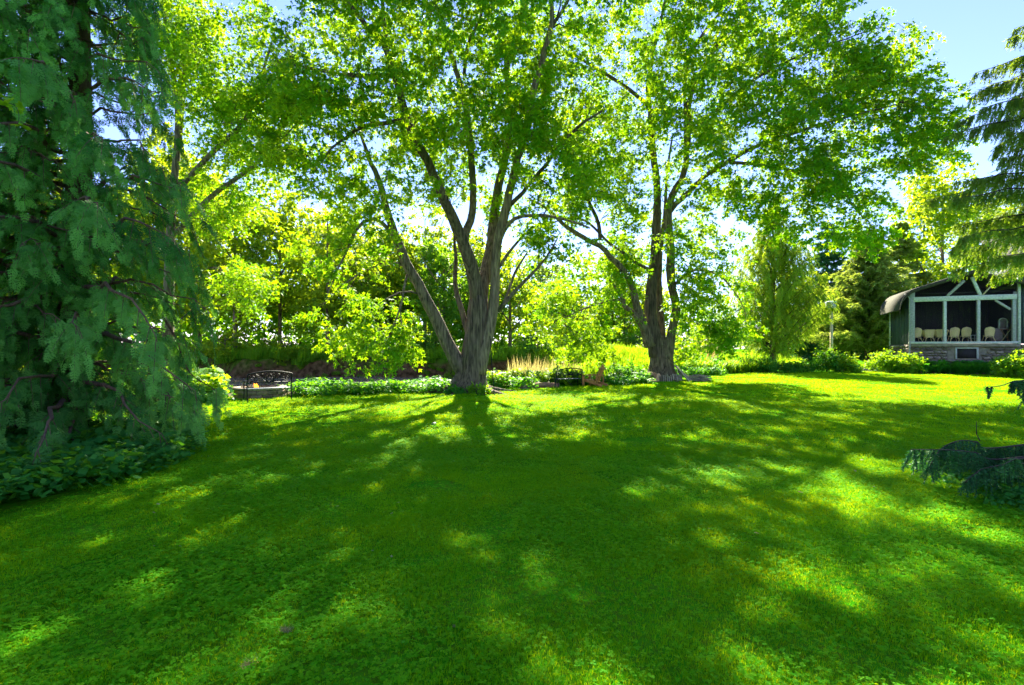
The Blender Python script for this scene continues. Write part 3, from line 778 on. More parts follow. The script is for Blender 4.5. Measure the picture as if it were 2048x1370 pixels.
def big_maple(name, label, base_px, d0, trunk, limbs, blobs, per, ntw, reach, leaf, bare=(), high=(), slim=1.0):
    b = P(*base_px, d0); b[2] = 0
    root = empty(name, b, 0, label, 'tree', None)
    tm = MB()
    pts, rad = limb_px(trunk, .18); tube(tm, pts - b, rad, 40, flare=buttress, rough=.05)
    tm.build('trunk', M['bark'], root, True)
    ls = [(pts[len(pts) // 2:], rad[len(pts) // 2:])]
    for k in range(9):                            # surface roots that run out into the turf
        a = k * .7 + rng.uniform(-.25, .25); L = rng.uniform(.7, 1.3) * rad[0] * 1.6; r0 = rad[0] * .75; d = np.array([math.cos(a), math.sin(a), 0]); w = np.array([-d[1], d[0], 0]) * rng.uniform(-.25, .25)
        rm = MB(); tube(rm, resample([d * r0 * .7 + [0, 0, .34], d * r0 * 1.05 + [0, 0, .13], d * (r0 + L * .45) + w * .5 + [0, 0, .03], d * (r0 + L) + w + [0, 0, -.05]], .08), np.linspace(.15, .03, len(resample([d * r0 * .7 + [0, 0, .34], d * r0 * 1.05 + [0, 0, .13], d * (r0 + L * .45) + w * .5 + [0, 0, .03], d * (r0 + L) + w + [0, 0, -.05]], .08))) * rad[0] / .75, 9, rough=.12)
        rm.build('root', M['bark'], root, True)
    for l in limbs:
        lp, lr = limb_px(l, .3); lr = lr * (slim + (1 - slim) * np.clip((lr - .26) / .14, 0, 1))
        lp[2:] += rng.normal(0, .012, lp[2:].shape)
        ls.append((lp, lr)); lm = MB(); tube(lm, lp - b, lr, 14 if lr[0] > .12 else 8, rough=.06)
        lm.build('limb', M['bark'], root, True)
    for l in bare:
        lp, lr = limb_px(l, .3); lm = MB(); tube(lm, lp - b, lr, 6, rough=.05); lm.build('limb', M['bark'], root, True)
        ls.append((lp, lr))
    C = carve(blob_points(blobs, 1.3), 1.15, .24)
    bm, fm = MB(), MB()
    E = grow(ls, C, bm, rmin=.008, up=.3, seg=6)
    sprays(fm, bm, C, E, per, ntw, reach, leaf, 'leaf', .30, .30)
    if high:                                     # unseen crown top, leaves enlarged and gaps shaped to shade the lawn
        C2 = carve(blob_points(high, 1.25), 1.2, .02)
        E2 = grow(ls, C2, bm, rmin=.008, up=.3, seg=5)
        sprays(fm, None, C2, E2, int(per * .8), ntw, reach * .95, leaf * 1.7, 'leaf', .30, .30)
    for v in bm.V: v -= b
    for v in fm.V: v -= b
    bm.build('branches', M['twig'], root)['kind'] = 'stuff'
    o = fm.build('crown', M['maple'], root); o['kind'] = 'stuff'
    print(name, len(C), 'clusters')
    return root

D = 18.8
T1 = [(937, 786, D, .78), (938, 770, D, .58), (944, 740, D, .48), (949, 700, D, .43), (954, 660, D, .40), (957, 620, D, .37), (958, 592, D, .32)]
L1 = [
 # great leaning limb on the left
 [(930, 745, D, .36), (913, 722, D - .05, .32), (893, 683, D - .2, .29), (876, 645, D - .3, .28), (845, 584, D - .5, .25), (812, 523, D - .7, .22), (799, 492, D - .8, .20), (784, 452, D - .9, .18), (773, 414, D - 1, .15), (758, 362, D - 1, .13), (742, 325, D - 1, .10), (722, 270, D - 1, .06)],
 [(958, 600, D, .36), (950, 560, D - .1, .31), (942, 525, D - .3, .29), (928, 490, D - .5, .27), (914, 455, D - .8, .25), (897, 420, D - 1.1, .22), (876, 368, D - 1.5, .20), (855, 322, D - 1.8, .185), (827, 270, D - 2, .17), (808, 215, D - 2.2, .155), (784, 129, D - 2.5, .14), (766, 89, D - 2.6, .12), (738, 58, D - 2.8, .10), (695, 0, D - 3, .08), (650, -90, D - 3.2, .04)],
 [(768, 92, D - 2.6, .09), (771, 70, D - 2.6, .09), (766, 20, D - 2.6, .08), (764, -60, D - 2.6, .05), (770, -160, D - 2.6, .025)],
 [(930, 494, D - .5, .20), (930, 470, D - .3, .19), (941, 440, D, .18), (947, 405, D + .2, .17), (945, 353, D + .5, .16), (938, 260, D + .8, .15), (924, 180, D + 1, .13), (907, 123, D + 1.2, .12), (888, 61, D + 1.3, .10), (870, 0, D + 1.4, .08), (850, -100, D + 1.5, .04)],
 [(928, 150, D + 1.0, .09), (935, 92, D + .8, .08), (956, 46, D + .6, .07), (970, 0, D + .5, .06), (990, -110, D + .3, .03)],
 [(957, 610, D + .1, .36), (966, 568, D + .3, .30), (976, 525, D + .5, .28), (984, 480, D + .7, .26), (988, 431, D + .9, .24), (998, 368, D + 1.2, .21), (1012, 307, D + 1.4, .19), (1022, 245, D + 1.6, .18), (1018, 180, D + 1.8, .17), (1014, 130, D + 2, .16), (1022, 85, D + 2, .14), (1039, 46, D + 2.1, .12), (1056, -5, D + 2.2, .10), (1080, -130, D + 2.3, .04)],
 [(1013, 128, D + 2, .10), (1005, 100, D + 2, .09), (983, 70, D + 1.9, .08), (937, 40, D + 1.7, .06), (894, 20, D + 1.5, .04)],
 # right-hand stem and its branches
 [(956, 745, D - .1, .36), (966, 705, D - .15, .29), (979, 655, D - .2, .26), (988, 610, D - .2, .24), (990, 540, D - .2, .225), (994, 492, D - .3, .21), (1003, 446, D - .4, .22), (1014, 409, D - .4, .19), (1029, 337, D - .6, .17), (1048, 276, D - .8, .16), (1066, 190, D - 1, .14), (1082, 129, D - 1.1, .13), (1096, 77, D - 1.2, .12), (1103, 37, D - 1.3, .10), (1103, -10, D - 1.3, .08), (1100, -120, D - 1.4, .04)],
 [(1100, 60, D - 1.2, .08), (1112, 40, D - 1.3, .075), (1137, 0, D - 1.5, .06), (1180, -90, D - 1.7, .03)],
 [(996, 489, D - .3, .11), (1008, 461, D - .5, .10), (1029, 437, D - .8, .09), (1069, 431, D - 1.2, .075), (1121, 436, D - 1.6, .06), (1180, 455, D - 2, .03)],
 [(1018, 412, D - .4, .10), (1045, 385, D - .6, .09), (1091, 331, D - 1, .08), (1128, 282, D - 1.4, .075), (1167, 245, D - 1.8, .06), (1205, 222, D - 2.2, .04)],
 [(998, 535, D - .2, .08), (1015, 510, D, .075), (1035, 483, D + .3, .065), (1075, 452, D + .8, .045), (1125, 440, D + 1.4, .025)],
 # slim inner stem
 [(942, 690, D + .2, .17), (936, 664, D + .2, .15), (922, 615, D + .3, .13), (911, 572, D + .4, .11), (912, 523, D + .6, .09), (909, 470, D + .8, .06), (900, 400, D + 1, .03)],
 # arching and drooping branches of the leaning limb
 [(779, 462, D - .9, .10), (765, 446, D - 1.1, .09), (748, 437, D - 1.3, .08), (725, 445, D - 1.6, .07), (704, 477, D - 2, .055), (688, 513, D - 2.3, .045), (665, 560, D - 2.6, .03), (652, 600, D - 2.8, .015)],
 [(812, 532, D - .7, .07), (795, 526, D - .9, .065), (760, 530, D - 1.2, .055), (716, 547, D - 1.6, .045), (677, 578, D - 2, .035), (652, 606, D - 2.2, .02)],
 [(815, 548, D - .6, .06), (808, 575, D - .9, .055), (803, 602, D - 1.1, .05), (792, 640, D - 1.3, .04), (775, 680, D - 1.5, .03), (750, 713, D - 1.7, .015)],
 [(838, 588, D - .5, .05), (822, 583, D - .7, .045), (800, 586, D - .9, .04), (775, 597, D - 1.2, .03), (752, 612, D - 1.4, .015)],
 [(800, 610, D - 1.1, .03), (802, 640, D - 1.3, .03), (806, 670, D - 1.5, .025), (795, 700, D - 1.7, .015)],
 [(808, 240, D - 2.1, .10), (770, 246, D - 2.5, .09), (725, 252, D - 2.9, .08), (690, 275, D - 3.3, .06), (660, 300, D - 3.6, .035), (630, 345, D - 3.8, .02)],
 [(790, 150, D - 2.4, .09), (730, 150, D - 3.0, .08), (680, 150, D - 3.6, .07), (620, 135, D - 4.1, .05), (560, 128, D - 4.6, .03)],
]
BARE1 = [
 [(997, 622, D - .2, .10), (1012, 604, D - .4, .09), (1032, 580, D - .6, .075), (1060, 552, D - .9, .06), (1091, 517, D - 1.1, .045), (1115, 477, D - 1.3, .02)],
 [(1008, 605, D - .4, .06), (1018, 580, D - .3, .055), (1030, 545, D - .2, .05), (1055, 504, D, .03)],
]
B1 = [
 (840, 300, D + 1, 120, 110, 2, 60), (1115, 240, D - 1, 110, 130, 3, 66), (770, 400, D, 80, 60, 2, 26), (1050, 210, D, 90, 110, 2.5, 40), (930, 380, D + 1.5, 110, 60, 2, 22),
 (900, 70, D + 2.2, 330, 170, 3.6, 240), (900, 130, D - 4, 260, 70, 1.5, 34), (700, 130, D - 2.5, 180, 150, 3.5, 120), (640, 280, D - 3, 140, 120, 2.5, 75),
 (960, 250, D + 2.0, 240, 110, 3.0, 120), (960, 235, D - 3.4, 200, 60, 1.2, 60), (800, 330, D - 1, 160, 100, 3.5, 55), (1090, 330, D - 1, 130, 130, 4, 85), (1080, 110, D, 130, 150, 4, 90),
 (690, 480, D - 1.8, 110, 90, 1.6, 34), (740, 690, D - 1.4, 95, 52, 1.3, 58), (680, 620, D - 1.8, 70, 60, 1.2, 26), (800, 640, D - 1.3, 50, 60, .8, 16),
 (1110, 470, D - 1.2, 80, 60, 1.6, 20), (560, 150, D - 4.2, 90, 90, 2, 30), (1000, 420, D + 1, 120, 70, 3, 22), (900, -40, D - 5.5, 400, 120, 2.0, 120), (760, 400, D - 1, 110, 60, 2, 18),
]
big_maple('maple_tree', 'huge many stemmed maple with a limb leaning out left over the river bank', (938, 782), D, T1, L1, B1, 78, 6, .62, .155, BARE1, [(890, -170, D, 430, 160, 6.0, 560), (900, -70, D - 3, 380, 60, 2.5, 90)], .80)

D = 25.0
T2 = [(1322, 764, D, .72), (1323, 750, D, .64), (1323, 730, D, .56), (1321, 708, D, .50), (1318, 690, D, .42), (1316, 672, D, .30)]
L2 = [
 [(1314, 712, D, .42), (1305, 653, D - .1, .36), (1300, 610, D - .1, .32), (1305, 554, D, .30), (1311, 516, D + .1, .32), (1314, 440, D + .3, .28), (1314, 368, D + .6, .25), (1305, 300, D + .8, .22), (1300, 215, D + 1, .19), (1297, 172, D + 1.2, .16), (1310, 90, D + 1.3, .12), (1330, 0, D + 1.4, .09), (1340, -90, D + 1.4, .04)],
 [(1331, 718, D - .2, .38), (1339, 690, D - .2, .31), (1346, 650, D - .3, .27), (1353, 616, D - .3, .28), (1346, 588, D - .3, .26), (1342, 550, D - .4, .28), (1341, 500, D - .5, .27), (1338, 454, D - .6, .26), (1337, 417, D - .8, .24), (1350, 380, D - .9, .22), (1368, 345, D - 1, .20), (1377, 261, D - 1.3, .18), (1378, 205, D - 1.5, .17), (1396, 158, D - 1.7, .15), (1420, 115, D - 1.9, .13), (1445, 70, D - 2, .11), (1472, 31, D - 2.2, .09), (1500, -10, D - 2.3, .07), (1540, -90, D - 2.5, .03)],
 [(1322, 690, D + .5, .30), (1323, 660, D + .6, .27), (1319, 603, D + .8, .24), (1318, 550, D + 1, .20), (1322, 490, D + 1.3, .16), (1330, 420, D + 1.6, .13), (1334, 353, D + 1.8, .10), (1345, 270, D + 2, .06)],
 [(1300, 692, D - .3, .34), (1287, 650, D - .5, .28), (1274, 616, D - .7, .25), (1268, 590, D - .8, .24), (1261, 566, D - .9, .22), (1244, 536, D - 1.2, .20), (1219, 512, D - 1.6, .18), (1199, 492, D - 1.9, .16), (1157, 469, D - 2.5, .14), (1125, 447, D - 3, .12), (1095, 418, D - 3.4, .10), (1055, 396, D - 4, .05)],
 [(1290, 662, D - .5, .22), (1270, 632, D - .7, .19), (1249, 611, D - .8, .15), (1242, 591, D - .8, .12), (1229, 571, D - .9, .08), (1205, 545, D - 1.1, .04)],
 [(1250, 600, D - .8, .09), (1219, 601, D - 1.1, .08), (1174, 616, D - 1.6, .06), (1125, 636, D - 2, .03)],
 [(1200, 480, D - 1.9, .13), (1198, 449, D - 2, .12), (1184, 417, D - 2.2, .11), (1167, 385, D - 2.4, .10), (1146, 335, D - 2.7, .07), (1130, 280, D - 3, .04)],
 [(1311, 545, D, .12), (1274, 526, D - .4, .11), (1240, 500, D - .8, .10), (1209, 479, D - 1.2, .09), (1180, 447, D - 1.6, .08), (1148, 436, D - 2, .06), (1100, 436, D - 2.5, .04)],
 [(1338, 425, D - .7, .19), (1351, 408, D - .9, .18), (1380, 382, D - 1.4, .16), (1405, 356, D - 1.9, .15), (1457, 322, D - 2.8, .13), (1520, 290, D - 3.8, .11), (1600, 262, D - 4.9, .08), (1690, 235, D - 6, .05), (1790, 210, D - 7, .025)],
 [(1455, 324, D - 2.8, .10), (1520, 330, D - 3.7, .09), (1600, 345, D - 4.7, .07), (1680, 380, D - 5.6, .045), (1730, 440, D - 6.2, .02)],
 [(1371, 300, D - 1.2, .12), (1372, 140, D - 1.5, .11), (1395, 86, D - 1.6, .10), (1417, 52, D - 1.7, .09), (1460, 0, D - 1.9, .06), (1510, -80, D - 2.1, .03)],
 [(1345, 575, D - .3, .11), (1375, 545, D - .8, .10), (1410, 540, D - 1.2, .08), (1450, 560, D - 1.6, .055), (1485, 610, D - 1.9, .03), (1495, 655, D - 2, .015)],
 [(1385, 250, D - 1.4, .10), (1440, 215, D - 2.4, .09), (1500, 165, D - 3.3, .08), (1580, 120, D - 4.3, .06), (1670, 85, D - 5.2, .04), (1760, 55, D - 6, .02)],
]
BARE2 = [[(1300, 215, D + 1, .10), (1260, 180, D + .5, .09), (1215, 150, D - .2, .08), (1165, 120, D - .8, .06), (1130, 100, D - 1.2, .04)]]
B2 = [
 (1190, 300, D - 1.5, 80, 120, 2.5, 60), (1250, 370, D, 80, 90, 2.5, 42), (1420, 380, D - 1, 90, 80, 2.5, 44),
 (1330, 90, D - .5, 240, 130, 5.5, 230), (1290, 250, D, 200, 110, 5, 170), (1180, 400, D - 2, 120, 80, 3, 70),
 (1480, 230, D - 3, 170, 130, 4, 150), (1620, 180, D - 5, 180, 140, 3, 150), (1760, 140, D - 6.2, 110, 120, 2.6, 105), (1820, 270, D - 6.5, 110, 75, 2.2, 72), (1640, 350, D - 5.2, 150, 90, 3, 120), (1690, 440, D - 5.8, 95, 80, 2, 62), (1880, 210, D - 6.8, 50, 50, 1.2, 10),
 (1530, 400, D - 3.6, 95, 80, 2.2, 56), (1400, 480, D - 1, 90, 80, 3, 60), (1420, 600, D - 1.2, 85, 70, 2.4, 78), (1450, 655, D - 1.4, 70, 45, 1.8, 44),
 (1200, 590, D - 1, 95, 90, 2.6, 62), (1130, 620, D - 2, 85, 70, 2, 50), (1180, 690, D - 1.6, 60, 26, 1, 14), (1240, 520, D, 80, 60, 3, 45), (1240, 690, D, 30, 30, .8, 10), (1370, 700, D + .4, 30, 26, .7, 12), (1320, 470, D + 3, 130, 100, 2, 45), (1500, 60, D - 4, 200, 120, 3, 130), (1660, 30, D - 5, 120, 60, 2, 50),
]
big_maple('maple_tree', 'spreading maple in the middle right with firewood stacked around its foot', (1322, 760), D, T2, L2, B2, 66, 6, .70, .18, BARE2, [(1400, -120, D - 1, 370, 120, 6.5, 460)], .72)

# ================================================================== TREES BEYOND THE RIVER
def fartree(px, d, ytop, rx, mat, label, name='bank_tree', group='trees along the far river bank', ybot=None, lean=0.0, per=60, leaf=.33, reach=1.05, dens=1.0, rt=.22, sub=7, shape='kite'):
    b = P(px, 700, d); zb = hz(b[0], d)
    ybase = HOR - (zb - CAMH) * FPX / d
    if ybot is None: ybot = ybase - 22
    Hpx = ybase - ytop
    tr = [(px, ybase + 4, d, rt), (px + lean * .3, ybase - .3 * Hpx, d, rt * .75), (px + lean * .7, ybase - .6 * Hpx, d, rt * .5), (px + lean, ytop + .12 * Hpx, d, rt * .15)]
    lim = []
    for k in range(5):
        y0 = ybase - Hpx * (.22 + .1 * k); s = (-1) ** k; w = rx * rng.uniform(.4, .8)
        lim.append([(px + lean * .4, y0, d, rt * .45), (px + lean * .5 + s * w * .5, y0 - Hpx * .12, d + rng.uniform(-1.5, 1.5), rt * .3), (px + lean * .7 + s * w, y0 - Hpx * .28, d + rng.uniform(-2.5, 2.5), rt * .1)])
    rd = rx / FPX * d
    area = math.pi * rx * (ybot - ytop) / 2 * (d / FPX) ** 2
    n = int(dens * area * 2.3 / (.018 * (leaf / .3) ** 2) / per)
    bl = []
    cy0, ry = (ytop + ybot) / 2, (ybot - ytop) / 2
    for k in range(sub):
        a = 2 * math.pi * k / sub + rng.uniform(-.4, .4); q = rng.uniform(.45, .68)
        bl.append((px + lean * .6 + math.cos(a) * rx * q, cy0 + math.sin(a) * ry * q, d + rng.uniform(-.4, .4) * rd, rx * rng.uniform(.38, .55), ry * rng.uniform(.3, .42), rd * .6, max(3, n // (sub + 2))))
    bl.append((px + lean * .6, cy0, d, rx * .6, ry * .65, rd * .7, max(4, 2 * n // (sub + 2))))
    return deciduous(name, label, group, tr, bl, mat, leaf, per, 5, reach, shape, rt, 'bark', lim, zb - .15, twigs=False, seg=4)

FT = [
 (850, 57, 405, 78, 'far_a', 'tall bright tree behind the left fork of the big maple'),
 (965, 62, 430, 78, 'far_a', 'tall bright tree behind the right hand stem of the big maple'),
 (762, 56, 425, 66, 'far_a', 'bright tree behind the leaning limb of the big maple'),
 (1250, 60, 480, 66, 'far_a', 'bright tree behind the low left limb of the firewood maple'),
 (690, 58, 385, 95, 'far_a', 'tall yellow green tree behind the arching maple branches'),
 (935, 58, 470, 70, 'far_a', 'yellow green tree seen between the stems of the big maple'),
 (400, 58, 300, 110, 'far_a', 'tall yellow green tree behind the right edge of the cypress'),
 (330, 50, 210, 120, 'far_a', 'tall bright tree glimpsed behind the cypress on the far bank'),
 (470, 48, 345, 105, 'far_a', 'rounded yellow green tree on the far bank just right of the cypress'),
 (560, 54, 330, 90, 'far_a', 'yellow green tree on the far bank behind the iron bench by the fire pit'),
 (655, 47, 390, 90, 'far_a', 'bank tree with a bare dark trunk standing on top of the earth bank'),
 (735, 52, 470, 70, 'far_a', 'yellow green bank tree behind the drooping maple branches'),
 (805, 60, 440, 62, 'far_a', 'slim bright tree in the gap left of the big maple trunk'),
 (888, 50, 455, 66, 'far_b', 'deep green tree on the bank directly behind the big maple trunk'),
 (1020, 52, 505, 70, 'far_a', 'light tree on the bank just right of the big maple trunk'),
 (1085, 78, 490, 50, 'far_c', 'distant pale tree against the sky between the two maples'),
 (1140, 56, 575, 62, 'far_a', 'yellow green tree behind the iron bench by the wooden chair'),
 (1225, 62, 560, 62, 'far_b', 'dark bank tree behind the left limbs of the firewood maple'),
 (1300, 66, 545, 62, 'far_a', 'bank tree hidden behind the trunk of the firewood maple'),
 (1395, 70, 590, 60, 'far_b', 'shaded tree beyond the river right of the firewood maple trunk'),
]
for (px, d, yt, rx, mt, lab) in FT: fartree(px, d, yt, rx, mt, lab)
for (px, d, yt, rx, mt, lab) in [
 (250, 58, 330, 110, 'far_b', 'dark backing tree far behind the cypress'),
 (600, 66, 430, 100, 'far_b', 'darker tree deep in the wood behind the river bank trees'),
 (760, 72, 540, 80, 'far_b', 'low dark tree deep in the wood left of the big maple'),
 (960, 74, 540, 80, 'far_b', 'dark tree deep in the wood behind the big maple stems'),
 (120, 52, 300, 120, 'far_a', 'bright tree far behind the left side of the cypress'),
 (20, 50, 260, 110, 'far_a', 'bright tree far behind the left edge of the cypress')]:
    fartree(px, d, yt, rx, mt, lab, per=60, leaf=.36, dens=.8)
wood = MB()
n = 1750; wx = rng.uniform(-75, 14, n); wy = rng.uniform(56, 78, n); top = 11 + 3 * np.sin(wx * .31) + 2 * np.sin(wx * .83 + 1) - .16 * np.clip(wx + 8, 0, 40)
C = np.stack([wx, wy, .8 + (np.maximum(top, 3)) * rng.uniform(0, 1, n) ** 1.25], 1)
sprays(wood, None, C, rng.normal(0, .5, (n, 3)), 40, 5, 1.6, .55, 'kite', .5, .3)
tag(wood.build('far_woodland', M['far_b']), 'deep green woodland closing the view behind the river bank trees', None, None, 'stuff')  # dark leaf tone paints the shaded depth of the wood
# low thicket at the water line and dark far slope -----------------------
for (px, d, yt, rx, mt, lab) in [
 (1075, 46, 655, 58, 'far_b', 'blue green willow bush hanging over the far water edge'),
 (1160, 50, 660, 60, 'far_b', 'dark bush at the river bend behind the bench'),
 (850, 47, 640, 45, 'far_b', 'dark bush on the bank left of the maple trunk'),
 (1270, 55, 650, 60, 'far_b', 'dark thicket bush across the water left of the firewood maple'),
 (1400, 60, 650, 62, 'far_b', 'dark thicket bush across the water right of the firewood maple'),
 (450, 46, 655, 60, 'far_a', 'leafy bush on top of the far bank by the cypress'),
 (560, 46.5, 665, 55, 'far_a', 'light bush on top of the far bank above the fire pit')]:
    fartree(px, d, yt, rx, mt, lab, 'bank_bush', 'bushes along the far river bank', ybot=735, per=50, leaf=.26, reach=.8, rt=.08, sub=5, dens=.9)
DIST = ['distant pale tree in the gap right of the firewood maple', 'distant pale tree on the horizon left of the larch', 'distant pale tree on the horizon behind the larch trunk', 'distant pale tree right behind the firewood maple trunk', 'distant pale tree behind the left limbs of the firewood maple', 'distant pale tree far behind the bird house', 'distant pale tree beyond the river above the far bench']
for k, (px, d, yt, rx) in enumerate([(1440, 150, 655, 60), (1500, 170, 660, 60), (1560, 165, 652, 70), (1350, 160, 648, 80), (1250, 170, 650, 80), (1640, 160, 640, 80), (1130, 150, 648, 80)]):
    fartree(px, d, yt, rx, 'far_c', DIST[k], 'distant_tree', 'distant trees on the horizon', ybot=698, per=30, leaf=1.1, reach=2.6, rt=.4, sub=5, dens=.9)

# ---- broadleaf that leans in over the cypress, upper left ------------------
dd = 17.0
deciduous('shade_tree', 'leafy tree reaching over the top of the cypress against the blue sky', None,
  [(336, 775, dd, .20), (336, 690, dd, .18), (338, 560, dd, .15), (345, 400, dd, .12), (360, 250, dd, .10), (375, 60, dd, .05)],
  [(470, 240, dd, 100, 80, 2.6, 80), (400, 120, dd, 120, 120, 2.6, 85), (540, 300, dd - .5, 75, 55, 2.0, 42), (560, 170, dd - 1, 55, 90, 1.6, 30), (430, 400, dd, 90, 70, 2, 48), (330, 60, dd, 110, 110, 2.6, 80), (520, 30, dd, 60, 60, 1.5, 12), (480, 560, dd, 60, 60, 1.5, 30)],
  'maple', .15, 72, 6, .75, 'leaf', limbs=[
   [(340, 480, dd, .10), (420, 395, dd - .3, .085), (490, 345, dd - .6, .065), (545, 300, dd - .8, .05), (590, 250, dd - 1, .02)],
   [(346, 390, dd, .10), (430, 300, dd - .3, .09), (490, 240, dd - .6, .07), (530, 130, dd - .8, .04), (550, 60, dd - 1, .02)],
   [(352, 330, dd, .09), (355, 220, dd, .08), (340, 100, dd, .05), (320, -20, dd, .03)]])

# ================================================================== CONIFERS ON THE RIGHT
def at(px, d): b = P(px, 700, d); return (b[0], d, hz(b[0], d))
def hgt(ytop, d): return CAMH + (HOR - ytop) / FPX * d
conifer('larch_tree', 'feathery light green larch with upswept branches beside the daylilies', None, at(1546, 36), hgt(400, 36), 4.1, 22, 8, 'larch', k=14, nlen=.26, wid=.055, twig=1.0, spacing=.17, droop=.05, hang=1.4, rtrunk=.24, zlow=1.2, rise=.55, bark='bark', fan=.5)
conifer('fir_tree', 'pale golden tipped fir behind the bird house pole', None, at(1735, 41), hgt(455, 41), 4.8, 24, 10, 'fir', k=11, nlen=.32, wid=.085, twig=.8, spacing=.17, droop=.25, hang=.45, rtrunk=.26, zlow=1.4, bark='bark', rise=.25)
conifer('fir_tree', 'dark fir standing in the gap behind the larch', None, at(1655, 46), hgt(430, 46), 4.2, 24, 9, 'spruce_dark', k=12, nlen=.32, wid=.08, twig=.8, spacing=.2, droop=.25, hang=.5, rtrunk=.24, zlow=.8)
conifer('fir_tree', 'olive green fir close to the left corner of the porch', None, at(1800, 46), hgt(430, 46), 4.6, 24, 9, 'fir', k=11, nlen=.32, wid=.09, twig=.8, spacing=.19, droop=.25, hang=.5, rtrunk=.24, zlow=.8)
conifer('spruce_tree', 'thin dark spire of a spruce rising behind the house', None, at(1848, 52), hgt(322, 52), 3.6, 26, 6, 'spruce_dark', k=8, nlen=.30, wid=.06, twig=.7, spacing=.34, droop=.35, hang=.8, rtrunk=.24, zlow=1)
conifer('fir_tree', 'dark fir low behind the larch branches on the left', None, at(1590, 50), hgt(520, 50), 4.4, 18, 9, 'spruce_dark', k=12, nlen=.34, wid=.085, twig=.8, spacing=.2, droop=.25, hang=.5, rtrunk=.2, zlow=.6)
fartree(1885, 46, 300, 105, 'far_a', 'bright broadleaf tree rising behind the porch roof', 'garden_tree', None, ybot=640, leaf=.28, dens=.95)
fartree(1990, 52, 360, 90, 'far_a', 'broadleaf tree behind the spruce boughs over the house', 'garden_tree', None, ybot=600, leaf=.28)

# Norway spruce that hangs in from the right edge
conifer('spruce_tree', 'tall spruce at the right edge with drooping golden tipped boughs over the house', None, (16.7, 14.0, 0), 16.5, 3.95, 20, 8, 'spruce', k=16, nlen=.12, wid=.034, twig=.62, spacing=.045, droop=.36, hang=2.0, rtrunk=.26, zlow=4.3, rise=.16, bark='bark', fan=.35, shape=.72)

